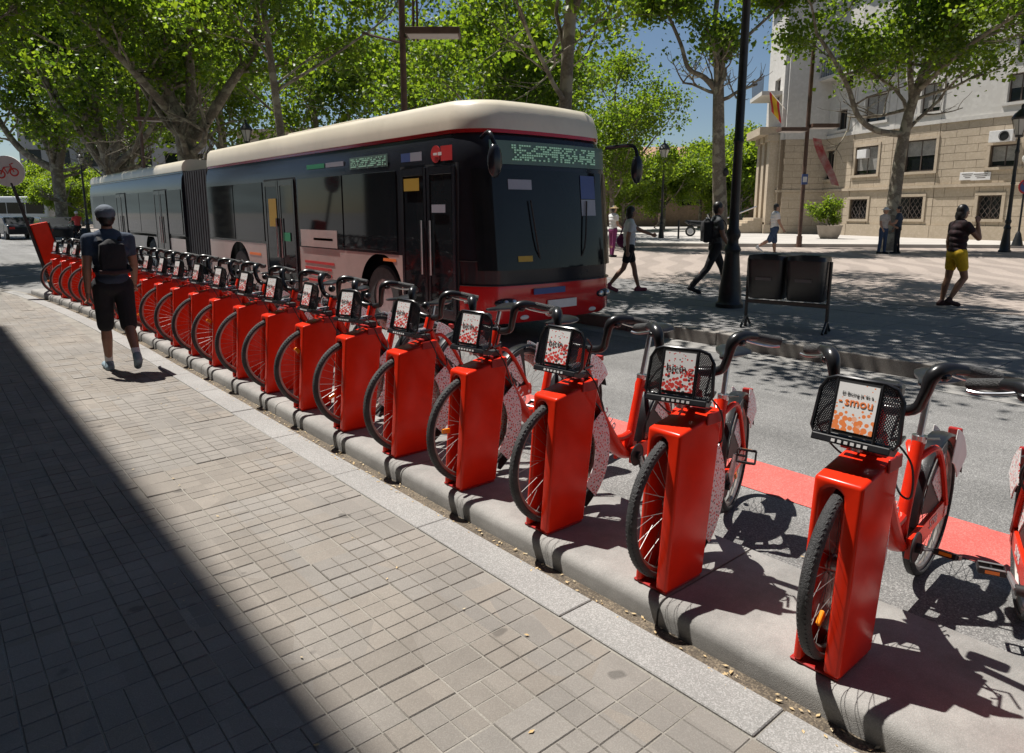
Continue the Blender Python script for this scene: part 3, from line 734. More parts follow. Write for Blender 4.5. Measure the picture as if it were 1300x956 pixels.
# roof: red line, cream fairings
for a, b, fr in ((0, Y_ART0, True), (Y_ART1, Y_END, False)):
    mb = MB(); shell(mb, [(2.655, .055), (2.70, .06)], a - (.02 if fr else 0), b, fr); mb.build('roof_line', BRED if fr else BBLK, BUS, smooth=True)
    h_ = .06 if fr else -.06
    mb = MB(); shell(mb, [(2.70, .04), (2.80, .045), (2.93+h_*.8, .075), (3.00+h_*.8, .14), (3.03+h_*.8, .26)], a + .0, b, fr); mb.build('roof_fairing', BCRM, BUS, smooth=True, ang=50)
MB().box((-HW+.3, 3.4, 3.05), (HW-.3, 6.2, 3.12)).build('roof_unit', BCRM, BUS, bevel=.04)
# bellows
mb = MB(); n = 22
for i in range(n):
    y = Y_ART0 - .02 + (Y_ART1-Y_ART0+.04)*(i+.5)/n; ins = .06 if i % 2 else .0
    for sx in (-1, 1): mb.box((sx*(HW-.09-ins)-.03, y-.055, .45), (sx*(HW-.09-ins)+.03, y+.055, 2.66))
    mb.box((-HW+.09+ins, y-.055, 2.60-ins*.5), (HW-.09-ins, y+.055, 2.68-ins*.5))
mb.build('bellows', BELL, BUS)
# wheels
for wy in (2.45, 8.2, 15.2, 20.5):
    for side in (-1, 1):
        x = side*(HW-.16)
        wo = MB().lathe([(.27,-.13),(.44,-.13),(.475,-.10),(.475,.10),(.44,.13),(.27,.13)], 32, (0,0,0), 'x', closed=True).build('wheel', RUBBER, BUS, smooth=True, loc=(x, wy, .48))
        MB().lathe([(.001,.05),(.10,.06),(.12,.03),(.22,.0),(.275,.06),(.275,-.06),(.001,-.06)], 24, (side*.05,0,0), 'x').build('wheel_rim', ALU, wo, smooth=True)
# side glazing: separate panes with black frames
WIN = mat('bus_window', (0.010, 0.013, 0.016), 0.05, spec=0.28, var=0.4, vscale=0.5)
def pane(y0, y1, z0, z1, side=-1, m=None, name='window', t=.012, inner=None):
    return MB().box((side*(HW+.001) if side > 0 else side*(HW+t), y0, z0), (side*(HW+t) if side > 0 else side*(HW+.001), y1, z1)).build(name, m or WIN, BUS, bevel=.004, seg=1)
for side in (-1, 1):
    for a, b in ((1.95, 3.5), (3.54, 5.15), (6.75, 8.3), (8.34, 9.92), (12.0, 13.2), (14.5, 16.1), (16.14, 17.7), (19.1, 20.9), (20.94, 22.8)):
        pane(a, b, 1.16, 2.26, side)
    pane(.62, 1.0, 1.2, 2.22, side) if side > 0 else None
# doors on the kerb side
def door(y0, y1, z0=.34):
    mid = (y0+y1)/2
    MB().box((-HW-.004, y0-.03, z0), (-HW+.02, y1+.03, 2.30)).build('door_recess', INT, BUS)
    for a, b in ((y0, mid-.01), (mid+.01, y1)):
        lf = MB()
        lf.box((-HW-.030, a, z0+.02), (-HW-.006, a+.06, 2.27)); lf.box((-HW-.030, b-.06, z0+.02), (-HW-.006, b, 2.27))
        lf.box((-HW-.030, a+.06, z0+.02), (-HW-.006, b-.06, z0+.14)); lf.box((-HW-.030, a+.06, 2.17), (-HW-.006, b-.06, 2.27))
        d = lf.build('door_leaf', BBLK, BUS, bevel=.004, seg=1)
        MB().box((-HW-.022, a+.06, z0+.14), (-HW-.012, b-.06, 2.17)).build('door_pane', WIN, d)
        MB().tube([(-HW-.05, (a if a > y0 else b)+(.09 if a > y0 else -.09), .9), (-HW-.05, (a if a > y0 else b)+(.09 if a > y0 else -.09), 1.6)], .014, 8).build('door_handle', STEEL, d, smooth=True)
door(.56, 1.80); door(5.28, 6.62); door(13.26, 14.44); door(17.78, 19.02)
# windscreen, one curved pane
def nose_patch(z0, z1, off, k0, k1, m, name, parent=BUS, nz=6):
    mb = MB(); vs = []; 
    P0 = plan(z0, 0, .9, -off, True)
    ks = list(range(k0, k1+1))
    for i in range(nz+1):
        z = z0 + (z1-z0)*i/nz; pl = plan(z, 0, .9, -off, True)
        vs += [(pl[k][0], pl[k][1], z) for k in ks]
    n = len(ks); mb.add(vs, [(i*n+k, i*n+k+1, (i+1)*n+k+1, (i+1)*n+k) for i in range(nz) for k in range(n-1)])
    return mb.build(name, m, parent, smooth=True)
nl = len(plan(1, 0, .9))
nose_patch(1.0, 2.22, .012, 5, nl-6, GLASS, 'windscreen')
ds = nose_patch(2.28, 2.56, .010, 8, nl-9, BLED, 'destination_sign', nz=2)
led = MB(); px = [p for p in plan(2.42, 0, .9, -.018, True)][8:nl-8]
random.seed(3)
for row in range(7):
    x = -.72
    while x < .74:
        if random.random() < .62:
            z = 2.33 + row*.028; yb = .14*(x/HW)**2 + (z-1.0)*.10 - .022
            led.box((x, yb-.002, z), (x+.030, yb, z+.018))
        x += .037
tag(led.build('sign_dots', BLEDT, ds), kind='stuff')
# front lamps, number plate, wipers, mirrors
for sx in (-1, 1):
    yb = .14*(.98/HW)**2 + .06
    hl = MB().sphere((sx*.86, .10, .60), .12, 16, sc=(1.55, .75, .52)).build('headlight', BBLK, BUS, smooth=True)
    for dx in (-.07, .06): MB().sphere((sx*.86+dx, .025, .60), .045, 12, sc=(1, .6, 1)).build('lamp_lens', STEEL, hl, smooth=True)
    MB().sphere((sx*.62, .03, .40), .05, 12, sc=(1.5,.4,.6)).build('fog_lamp', WHITEP, BUS, smooth=True)
    MB().tube(bez([(sx*.30, .07, 1.02), (sx*.42, .0, 1.25), (sx*.50, .06, 1.85)], 4), .012, 6).build('wiper', BLACKM, BUS, smooth=True)
MB().box((-.26, -.022, .48), (.26, -.006, .59)).build('number_plate', WHITEP, BUS)
for sx, z0 in ((-1, 2.1), (1, 2.0)):
    mo = MB().tube(bez([(sx*(HW-.18), .28, 2.58), (sx*(HW-.02), -.06, 2.60), (sx*(HW-.02), -.16, 2.45)], 5), .026, 8); arm = mo.build('mirror_arm', BBLK, BUS, smooth=True)
    MB().sphere((sx*(HW-.02), -.16, 2.28), .13, 14, sc=(.75,.55,1.5)).build('mirror_head', BBLK, arm, smooth=True)
# side signs and stickers
def sticker(y0, y1, z0, z1, m, name='sticker', x=.016): return MB().box((-HW-x-.003, y0, z0), (-HW-x, y1, z1)).build(name, m, BUS)
YEL = mat('yellow_vinyl', (0.42, 0.28, 0.03), 0.5); BLU = mat('blue_vinyl', (0.05, 0.09, 0.26), 0.5); GRN = mat('green_vinyl', (0.03, 0.30, 0.14), 0.5); VINR = mat('red_vinyl', (0.55, 0.03, 0.03), 0.45); LILAC = mat('pale_vinyl', (0.30, 0.32, 0.38), 0.5)
sd = sticker(2.15, 3.25, 2.33, 2.50, BLED, 'side_destination_sign', .004)
led = MB(); y = 2.2
while y < 3.2:
    for r_ in range(5):
        if random.random() < .6: led.box((-HW-.0105, y, 2.355+r_*.026), (-HW-.0072, y+.024, 2.372+r_*.026))
    y += .034
tag(led.build('sign_dots', BLEDT, sd), kind='stuff')
sticker(1.55, 1.78, 2.36, 2.47, BLU); sticker(1.28, 1.55, 2.36, 2.47, LILAC)
MB().cyl((-HW-.006, .98, 2.42), .105, .006, 28, 'x').build('round_emblem', VINR, BUS); sticker(.62, .86, 2.33, 2.51, VINR, x=.012)
sticker(.84, .92, 2.40, 2.44, WHITEINK, x=.013) ; sticker(.94, 1.02, 2.405, 2.435, WHITEINK, x=.014)
sticker(4.1, 4.75, 2.40, 2.47, GRN, x=.004); sticker(3.45, 4.05, 2.40, 2.47, LILAC, x=.004)
sticker(1.33, 1.70, 1.98, 2.14, YEL, x=.034); sticker(6.05, 6.40, 1.45, 1.95, YEL, x=.034)
sticker(.75, 1.05, 1.70, 1.80, LILAC, x=.034); sticker(5.5, 5.8, 1.2, 1.35, GRN, x=.034)
for (a, b, c, d, m) in ((3.9, 5.0, .86, .90, VINR), (4.0, 5.0, .76, .80, VINR), (4.0, 4.9, .66, .70, VINR), (4.2, 4.9, .56, .60, VINR), (3.75, 5.1, 1.14, 1.42, BPNK), (3.9, 4.6, 1.25, 1.29, VINR), (7.0, 7.6, .88, .93, ORINK), (2.0, 2.35, 1.02, 1.06, ORINK)):
    sticker(a, b, c, d, m, x=.014 if d > 1.1 else .006)
MB().box((-.5, -.016, .68), (.05, -.004, .755)).build('front_emblem', BLU, BUS)
def screen_patch(x0, x1, z0, z1, m, name):
    vs = []
    for z in (z0, z1):
        for i in range(7):
            x = x0+(x1-x0)*i/6; vs.append((x, .14*(x/HW)**2 + max(0, z-1.0)*.10 - .020, z))
    return MB().add(vs, [(i, i+1, 8+i, 7+i) for i in range(6)]).build(name, m, BUS, smooth=True)
screen_patch(.42, .72, 1.88, 2.18, BLU, 'windscreen_notice'); screen_patch(.42, .72, 1.66, 1.87, LILAC, 'windscreen_notice'); screen_patch(-.80, -.45, 1.98, 2.10, LILAC, 'windscreen_notice')
screen_patch(-.72, -.50, 1.10, 1.17, YEL, 'windscreen_notice')
for z_, m_ in ((1.115, BLACKM), (.815, BLACKM)):
    pts_ = [(x_, y_, z_) for x_, y_ in plan(z_, 0, .9, -.004, True)][1:-1]
    MB().tube(pts_, .008, 5, cap=False).build('panel_seam', m_, BUS)
# cab: dashboard, driver seat silhouettes behind the screen
MB().box((-1.05, .45, .9), (1.05, .62, 1.12)).build('dashboard', INT, BUS)

# ================================================================== TREES
import numpy as np
def leaf_mat(name, c1, c2):
    m = bpy.data.materials.new(name); m.use_nodes = True; n = m.node_tree; L = n.links
    for q in list(n.nodes): n.nodes.remove(q)
    out = n.nodes.new('ShaderNodeOutputMaterial'); g = n.nodes.new('ShaderNodeNewGeometry')
    mx = n.nodes.new('ShaderNodeMix'); mx.data_type = 'RGBA'; mx.inputs[6].default_value = (*c1, 1); mx.inputs[7].default_value = (*c2, 1); L.new(g.outputs['Random Per Island'], mx.inputs[0])
    d = n.nodes.new('ShaderNodeBsdfPrincipled'); d.inputs['Roughness'].default_value = 0.42; d.inputs['Specular IOR Level'].default_value = 0.35; L.new(mx.outputs[2], d.inputs['Base Color'])
    t = n.nodes.new('ShaderNodeBsdfTranslucent')
    tc = n.nodes.new('ShaderNodeVectorMath'); tc.operation = 'MULTIPLY'; tc.inputs[1].default_value = (3.7, 3.4, 0.8); L.new(mx.outputs[2], tc.inputs[0]); L.new(tc.outputs[0], t.inputs['Color'])
    ms = n.nodes.new('ShaderNodeMixShader'); ms.inputs[0].default_value = 0.55; L.new(d.outputs[0], ms.inputs[1]); L.new(t.outputs[0], ms.inputs[2]); L.new(ms.outputs[0], out.inputs[0])
    MATS[name] = m; return m
LEAFA = leaf_mat('plane_leaf', (0.040, 0.080, 0.016), (0.095, 0.140, 0.028))
LEAFB = leaf_mat('pale_leaf', (0.060, 0.105, 0.022), (0.11, 0.155, 0.035))
def bark_mat():
    m, out, n = ground_mat('plane_bark', (0.15, 0.125, 0.095), (0.22, 0.19, 0.15), 0.35, 30, 4.0, 0.9)
    L = n.links; g = n.nodes.new('ShaderNodeTexCoord'); v = n.nodes.new('ShaderNodeTexNoise'); v.inputs['Scale'].default_value = 3.2; v.inputs['Detail'].default_value = 2; L.new(g.outputs['Object'], v.inputs['Vector'])
    r = n.nodes.new('ShaderNodeMapRange'); r.inputs[1].default_value = 0.52; r.inputs[2].default_value = 0.58; L.new(v.outputs[0], r.inputs[0])
    mx = n.nodes.new('ShaderNodeMix'); mx.data_type = 'RGBA'; mx.inputs[7].default_value = (0.30, 0.275, 0.21, 1); L.new(out, mx.inputs[6]); L.new(r.outputs[0], mx.inputs[0]); L.new(mx.outputs[2], n.nodes['Principled BSDF'].inputs['Base Color']); return m
BARK = bark_mat()

def leaf_cloud(name, pts, per, spread, size, seed, m, flat=0.75):
    r = np.random.default_rng(seed); pts = np.asarray(pts, float)
    P = np.repeat(pts, per, 0) + r.normal(0, 1, (len(pts)*per, 3)) * np.array([spread, spread, spread*flat])
    N = len(P); s = r.uniform(0.65, 1.25, N)[:, None] * size
    d = r.normal(0, 1, (N, 3)); d[:, 2] -= 0.5; d /= np.linalg.norm(d, axis=1)[:, None]
    nn = r.normal(0, 0.75, (N, 3)); nn[:, 2] += 0.9
    sd = np.cross(d, nn); sd /= np.linalg.norm(sd, axis=1)[:, None] + 1e-9; up = np.cross(sd, d)
    V = np.empty((N, 6, 3))
    V[:, 0] = P - d*s*0.45; V[:, 1] = P - d*s*0.08 + sd*s*0.52 + up*s*0.14; V[:, 2] = P + d*s*0.22 + sd*s*0.30 + up*s*.06
    V[:, 3] = P + d*s*0.60; V[:, 4] = P + d*s*0.22 - sd*s*0.30 + up*s*.06; V[:, 5] = P - d*s*0.08 - sd*s*0.52 + up*s*0.14
    me = bpy.data.meshes.new(name); me.vertices.add(N*6); me.vertices.foreach_set('co', V.reshape(-1))
    me.loops.add(N*8); me.polygons.add(N*2); b = np.arange(N)[:, None]*6
    idx = np.concatenate([b + np.array([[0, 1, 2, 3]]), b + np.array([[0, 3, 4, 5]])], 1).reshape(-1)
    me.loops.foreach_set('vertex_index', idx.astype(np.int32)); me.polygons.foreach_set('loop_start', (np.arange(N*2)*4).astype(np.int32))
    me.materials.append(m); me.update(calc_edges=True); me.validate(); return me

def grow(limbs, seed, levels=3, nsub=4, blen=2.0, shrink=0.62, upb=0.25, from_t=0.45):
    """limbs: [(points, r0, r1)] -> wood builder, twig points"""
    r = random.Random(seed); mb = MB(); tw = []
    def rec(p, d, ln, rad, lev):
        pts = [p]; q = p.copy(); dd = d.copy(); ns = 4
        for i in range(ns):
            dd = (dd + Vector((r.gauss(0,.20), r.gauss(0,.20), r.gauss(upb*.3,.14)))).normalized(); q = q + dd*ln/ns; pts.append(q.copy())
        mb.tube(pts, [rad*(1-.55*i/ns) for i in range(ns+1)], 6 if lev > 1 else 5, cap=False)
        if lev == 0:
            tw.extend(pts[1:]); return
        for k in range(nsub + (r.random() < .4)):
            t = r.uniform(.35, 1.0); i = min(int(t*ns), ns-1); o_ = pts[i].lerp(pts[i+1], t*ns-i)
            a = Vector((r.gauss(0,1), r.gauss(0,1), r.gauss(upb,.55))).normalized()
            nd = (dd*.55 + a*.85).normalized()
            rec(o_, nd, ln*shrink*r.uniform(.75,1.2), rad*.42, lev-1)
        tw.append(pts[-1])
    for pts, r0, r1 in limbs:
        P = bez(pts, 5); n = len(P)
        mb.tube(P, [r0 + (r1-r0)*(i/(n-1))**0.8 for i in range(n)], 12, cap=False)
        if levels <= 0: continue
        L_ = sum((P[i+1]-P[i]).length for i in range(n-1))
        m_ = max(2, int(L_*1.0))
        for k in range(m_):
            t = from_t + (1-from_t)*(k+r.random())/m_; i = min(int(t*(n-1)), n-2)
            dd = (P[i+1]-P[i]).normalized(); a = Vector((r.gauss(0,1), r.gauss(0,1), r.gauss(upb,.5))).normalized()
            rec(P[i], (dd*.4+a).normalized(), blen*r.uniform(.7,1.25), max(.02, (r0+(r1-r0)*t)*.4), levels-1)
        rec(P[-1], (P[-1]-P[-2]).normalized(), blen*.9, r1, levels-1)
    return mb, tw
def tree(name, label, loc, limbs, seed, rz=0.0, per=10, spread=.32, size=.17, m=None, group='plane trees around the square', zmin=None, **kw):
    t = thing(name, label, 'tree', loc, rz, group)
    mb, tw = grow(limbs, seed, **kw)
    if zmin: tw = [p for p in tw if p.z > zmin + random.Random(int(p.x*977+p.y*131)).uniform(-.5,.8)]
    w_ = mb.build('trunk', BARK, t, smooth=True, ang=70)
    obj('crown', leaf_cloud('crown', [tuple(p) for p in tw], per, spread, size, seed, m or LEAFA), t)
    return t
V = Vector
def CP(l, z, f=0.0): return RT*l + FWH*f + V((0,0,z))     # limb point in camera-aligned axes
# slim street tree just past the kerb, bus passes in front
tree('plane_tree', 'slim straight plane tree at the square kerb right behind the bus front', (9.15, 9.35, .15),
     [([CP(0,0), CP(.05,2), CP(.12,4.5), CP(.3,7.0), CP(.2,9.5)], .17, .07), ([CP(.12,4.8), CP(.7,6.0,-.8), CP(1.3,6.9,-1.8)], .06, .03), ([CP(.15,5.2), CP(-1.2,6.3,.4), CP(-2.4,7.2,.6)], .06, .03), ([CP(.2,5.4), CP(.4,6.4,-1.6), CP(1.0,7.2,-3.0)], .06, .03), ([CP(.25,6.2), V((2.2,.6,7.9)), V((4.2,1.2,9.0)), V((6.4,1.8,9.8))], .07, .03), ([CP(.25,6.6), V((1.8,-1.5,8.2)), V((3.6,-3.0,9.2))], .06, .03), ([CP(.25,6.6), V((1.5,2.0,8.3)), V((3.4,3.6,9.4))], .06, .03), ([V((4.2,1.2,9.0)), V((5.0,-.6,9.6)), V((6.0,-2.2,10))], .04, .02)],
     11, per=12, spread=.30, size=.125, levels=3, nsub=4, blen=2.0, from_t=.42, zmin=5.0)
tree('plane_tree', 'slim plane tree rising behind the middle of the bus', (9.1, 21.9, .15),
     [([CP(0,0), CP(.1,3), CP(-.1,6), CP(-.3,9), CP(0,12)], .17, .06), ([CP(-.1,5.2), CP(1.5,6.2,.3), CP(3.0,7.2,.5)], .06, .03)], 23, per=7, size=.15, levels=3, nsub=4, blen=2.3, from_t=.45, zmin=5.2)
tree('plane_tree', 'thick old plane tree forking into three limbs behind the bus bellows', (9.0, 31.0, .15),
     [([CP(0,0), CP(0,3), CP(-.1,5.0)], .42, .40), ([CP(-.25,4.6), CP(-.7,6.5), CP(-1.4,9.0), CP(-1.6,12)], .30, .12), ([CP(.15,4.8), CP(.35,7), CP(.25,10), CP(.6,13)], .26, .10), ([CP(.3,4.5), CP(1.4,5.9), CP(2.3,7.1), CP(3.0,7.9), CP(3.2,9.6)], .24, .10), ([CP(-.1,4.9), CP(-.6,6.4,-2), CP(-1.5,8,-3.5)], .2, .1)],
     31, per=11, spread=.40, size=.165, levels=3, nsub=4, blen=2.7, from_t=.45, zmin=6.6)
tree('plane_tree', 'old plane tree with spreading limbs beyond the rear of the bus', (9.0, 46.0, .15),
     [([CP(0,0), CP(.1,2.5), CP(.0,4.2)], .40, .36), ([CP(-.2,4), CP(-1.5,6.2), CP(-2.9,8.3), CP(-3.2,12)], .28, .12), ([CP(.1,4), CP(.9,6.5), CP(1.0,9.5), CP(1.8,13.5)], .28, .10), ([CP(0,4.2), CP(-.4,7), CP(-.6,11), CP(-.2,15)], .24, .1), ([CP(.2,4), CP(2.4,6), CP(3.8,8.5)], .2, .1)],
     41, per=9, spread=.45, size=.21, levels=3, nsub=4, blen=3.0, from_t=.4, zmin=6.0)
tree('plane_tree', 'plane tree trunk standing left of the rear of the bus', (8.4, 60.5, .0),
     [([CP(0,0), CP(.1,3.5), CP(.0,5)], .42, .38), ([CP(-.2,4.8), CP(-2.4,6.2), CP(-4,9), CP(-5,12.5)], .3, .12), ([CP(.2,4.8), CP(1.0,8), CP(.8,12), CP(1.3,16)], .3, .12), ([CP(0,5), CP(-.8,8), CP(-1.2,12), CP(-1,16)], .26, .1)],
     43, per=7, spread=.5, size=.23, levels=3, nsub=4, blen=3.2, from_t=.4, zmin=6.5)
tree('plane_tree', 'old plane tree by the street corner past the station totem', (0.6, 29.0, 0),
     [([CP(0,0), CP(.1,3), CP(.0,5.2)], .40, .36), ([CP(0,5), CP(1.2,7.5), CP(2.6,9.5), CP(3.6,11)], .22, .09), ([CP(0,5), CP(-.4,8), CP(-.5,12)], .22, .09), ([CP(0,5), CP(.9,7.2,2), CP(2.2,9.4,3.2)], .2, .09), ([CP(0,5), CP(.8,7.6,-2), CP(1.8,9.6,-4)], .2, .09)],
     47, per=9, spread=.36, size=.17, levels=3, nsub=4, blen=2.5, from_t=.4, zmin=6.4)
# trees on the square
p = gnd(912, 318, .15)
tree('plane_tree', 'pale plane tree with a knot hole and one crooked side limb beyond the lamp post', p,
     [([CP(0,0), CP(-.02,1.5), CP(-.15,3.2), CP(-.28,5.2), CP(-.35,6.6)], .34, .20), ([CP(-.28,6.1), CP(-.9,6.75), CP(-1.55,7.1), CP(-1.9,8.0), CP(-2.4,9.0)], .13, .06), ([CP(-.35,6.5), CP(-.5,7.8), CP(-.6,9.2), CP(-.4,11)], .17, .07), ([CP(-.38,7.2), CP(.6,8.2,.3), CP(1.7,9.2,.5)], .1, .05)],
     53, per=15, spread=.32, size=.15, levels=3, nsub=4, blen=1.6, from_t=.84, zmin=8.0)
MB().sphere(p + CP(.06, 3.12, -.245), .11, 12, sc=(1,1,1.5)).build('knot_hole', BLACKM, bpy.data.objects[[o.name for o in bpy.data.objects if o.get('label','').startswith('pale plane tree')][0]]).matrix_world
kh = [o for o in bpy.data.objects if o.name.startswith('knot_hole')][0]; kh.location = -p
p = gnd(1127, 318, .15)
tree('plane_tree', 'plane tree with a low bent side limb standing before the corner building', p,
     [([CP(0,0), CP(.05,2), CP(.15,4.0), CP(.35,5.6), CP(.8,7.2), CP(1.6,9.6)], .30, .13), ([CP(.2,4.6), CP(-.9,4.75), CP(-1.7,5.3), CP(-2.2,6.4), CP(-2.9,7.5), CP(-3.6,8.4)], .14, .06), ([CP(.4,5.8), CP(.1,7.5), CP(-.2,9.5)], .14, .06), ([CP(.7,6.8), CP(2.4,8.0), CP(4.4,8.8)], .12, .05), ([CP(.5,6.2), CP(1.2,7.6,-2.2), CP(2.4,8.6,-4.0)], .12, .05)],
     59, per=15, spread=.36, size=.15, levels=3, nsub=4, blen=2.4, from_t=.5, zmin=6.9)
# further trees: each its own thing, a few shared skeletons
med = [([V((0,0,0)), V((.1,0,2.5)), V((0,.1,5)), V((.2,0,8)), V((0,0,11))], .24, .07), ([V((0,0,4)), V((1.5,.6,5.6)), V((3,1,7))], .12, .05), ([V((0,0,4.3)), V((-1.4,-.8,6)), V((-2.6,-1.4,7.6))], .12, .05), ([V((0,0,4.5)), V((.4,-1.6,6.2)), V((.6,-3,8))], .12, .05)]
PROTO = tree('plane_tree', 'x', (0,0,.15), med, 61, per=6, spread=.42, size=.19, levels=3, nsub=4, blen=2.5, from_t=.35, zmin=4.2, group='trees filling the background')
low = [([V((0,0,0)), V((.1,0,1.8)), V((0,.1,3.5)), V((.1,0,5.2))], .16, .06), ([V((0,0,2.0)), V((1.2,.5,3)), V((2.2,.6,3.8))], .08, .04), ([V((0,0,2)), V((-1.2,-.6,3)), V((-2.2,-.8,3.7))], .08, .04), ([V((0,0,2.2)), V((.2,-1.4,3.2)), V((.2,-2.4,4))], .08, .04), ([V((0,0,2.2)), V((-.2,1.4,3.2)), V((-.2,2.4,4))], .08, .04)]
PROTO2 = tree('broadleaf_tree', 'x', (0,0,.15), low, 67, per=14, spread=.40, size=.19, m=LEAFB, levels=3, nsub=4, blen=1.5, from_t=.3, zmin=1.6, group='trees filling the background')
first = {0: True, 1: True}
def bgtree(kind, loc, s, rz, label):
    pt = PROTO if kind == 0 else PROTO2
    o = pt if first[kind] else copy_tree(pt)
    first[kind] = False; o.location = loc; o.scale = (s, s, s); o.rotation_euler = (0, 0, rz); o['label'] = label
for i, (f, l, s) in enumerate([(42,1.0,1.2), (45,-6,1.25), (48,-13,1.3), (52,-21,1.35), (58,-31,1.4)]):
    p = cl(f, l, .15); bgtree(0, p, s, i*1.31, f'tall leafy plane tree behind the bus, {ORD[i]} in its row from the brown wall end')
bgtree(0, cl(31, 4.4, .15), .60, .7, 'smaller plane tree showing right of the bus front over the square')
bgtree(0, cl(36, -.2, .15), .95, 2.9, 'plane tree showing above the front roof edge of the bus')
for i, (f, l, s) in enumerate([(57,5,.95), (54,8.6,.9), (58,12.5,.95), (62,16.5,1.05), (60,19.5,1.15), (66,21.5,1.3)]):
    bgtree(1, cl(f, l, .3), s, i*2.1, f'low light green tree along the brown brick hall, {ORD[5-i]} from the corner building')
for i, (f, l, s) in enumerate([(75,-51,.9), (82,-50,1.0), (88,-59,1.1), (90,-53.5,1.0), (70,-44.5,.8)]):
    bgtree(1, cl(f, l, 0), s, i*1.7, 'light green tree in the planted strip beyond the hedge')
# flower shrub in a stone pot before the corner building
p = gnd(1052, 303, .30)
sh = [([CP(0,.9), CP(-.2,1.3), CP(-.3,1.7)], .05, .02), ([CP(.2,.9), CP(.4,1.3), CP(.3,1.7)], .05, .02), ([CP(-.2,.9), CP(-.8,1.2), CP(-1.0,1.5)], .04, .02)]
SH = thing('potted_shrub', 'bright green shrub in a round stone pot beside the corner building', 'shrub', p); SH.scale = (.78, .78, .78)
mb, tw = grow(sh, 71, levels=2, nsub=4, blen=.75, upb=.2, from_t=.1)
mb.build('stem', BARK, SH); obj('foliage', leaf_cloud('foliage', [tuple(q) for q in tw], 16, .16, .13, 71, LEAFB), SH)
STONE = mat('pot_stone', (0.34, 0.29, 0.24), 0.8, var=0.15, vscale=2)
MB().lathe([(.01,0),(.55,0),(.72,.35),(.80,.8),(.85,.9),(.72,.9),(.68,.8),(.01,.8)], 24).build('pot', STONE, SH, smooth=True)

# ================================================================== STREET FURNITURE
def fern_lamp(label, loc, H=5.3, s=1.0, arms=2, rz=0.0, ls=1.0):
    t = thing('street_lamp', label, 'street lamp', loc, rz, 'black cast iron street lamps')
    prof = [(.01,0),(.24,0),(.24,.06),(.20,.10),(.19,.30),(.155,.55),(.125,.85),(.13,.90),(.15,.94),(.13,.98),(.10,1.02),(.095,1.10),(.125,1.16),(.125,1.22),(.09,1.28),(.082,1.6),(.075,2.6),(.095,2.64),(.075,2.70),(.066,H-.6),(.09,H-.55),(.09,H-.48),(.06,H-.4),(.05,H),(.01,H)]
    MB().lathe([(r*s, z) for r, z in prof], 20).build('post', IRON, t, smooth=True, ang=40)
    heads = [(0, H)] if arms < 2 else [(-.75, H-.05), (.75, H-.05), (0, H+.35)]
    if arms >= 2:
        a = MB(); a.tube(bez([(-.75,0,H-.08), (-.55,0,H-.28), (-.2,0,H-.12), (.2,0,H-.12), (.55,0,H-.28), (.75,0,H-.08)], 5), .03, 8); a.tube([(0,0,H-.2), (0,0,H+.35)], .035, 8); a.build('arm', IRON, t, smooth=True)
    for x, z in heads:
        kids0 = set(t.children)
        MB().lathe([(.02,0),(.09,.02),(.10,.06),(.05,.08)], 12, (x,0,z)).build('lantern_cup', IRON, t, smooth=True)
        h = MB().lathe([(.21,.46),(.22,.50),(.16,.60),(.08,.68),(.03,.72),(.04,.78),(.01,.84)], 12, (x,0,z)).build('lantern_hood', IRON, t, smooth=True)
        for k in range(6):
            q = 2*math.pi*k/6; MB().tube([(x+.09*math.cos(q), .09*math.sin(q), z+.06), (x+.20*math.cos(q), .20*math.sin(q), z+.47)], .009, 5).build('lantern_rib', IRON, h)
        MB().lathe([(.07,.07),(.185,.455),(.01,.455)], 6, (x,0,z)).build('lantern_glass', mat('milky_glass', (0.55,0.54,0.50), 0.25), h)
        if ls != 1.0:
            for c_ in set(t.children) - kids0: c_.scale = (ls, ls, ls); c_.location = (x*(1-ls), 0, z*(1-ls))
    return t
fern_lamp('tall black cast iron lamp post beside the twin litter bins', (10.1, 6.30, .15), 5.35, .92, 2, rz=-HEAD)
fern_lamp('black lamp post with single lantern at the far side of the square', gnd(839, 306, .15), 4.2, .8, 1, 0.0, 1.4)
fern_lamp('black lamp post with open lantern close to the corner building', gnd(1275, 320, .15), 4.35, .9, 1, 0.0, 1.5)
fern_lamp('dark single-lantern lamp post standing among the trees behind the bus', (9.6, 26.0, .15), 4.0, .9, 1)
fern_lamp('dark lamp post by the street corner beyond the totem', (8.6, 52.0, 0), 4.6, .9, 1)
# flat-head modern lights
PALE = mat('lamp_diffuser', (0.42, 0.38, 0.36), 0.5)
def modern_light(label, loc, H, heads, banner=False, rz=0.0):
    t = thing('modern_street_light', label, 'street light', loc, rz, 'brown street lights with flat heads')
    MB().cyl((0,0,H/2), .085, H, 14).cyl((0,0,.25), .12, .5, 14).build('pole', BROWNM, t, smooth=True)
    for (x0, x1, y, z, tilt) in heads:
        hd = MB().box((x0, y-.32, z), (x1, y+.32, z+.16)).build('lamp_head', BROWNM, t, bevel=.01)
        MB().box((x0+.05, y-.28, z-.012), (x1-.05, y+.28, z+.004)).build('diffuser', PALE, hd)
        MB().tube([(0,0,z+.02), ((x0+x1)/2, y, z+.08)], .03, 6).build('bracket', BROWNM, t)
    return t
p = cl(19.5, -2.9, .15)
modern_light('brown street light with a flat box head above the bus roof', (p.x, p.y, .15), 9.5, [(.15, 1.55, -.3, 6.05, 0)], rz=-HEAD)
o = [o for o in bpy.data.objects if o.get('label','').startswith('brown street light with a flat box head above')][0]
MB().tube([(-.02,0,5.95), (-1.05,0,6.2)], .035, 6).build('stay', BROWNM, o); MB().tube([(.30,0,6.0), (.30,0,9.0)], .03, 6).tube([(.40,0,6.0), (.40,0,9.0)], .03, 6).build('cable_conduit', BROWNM, o)
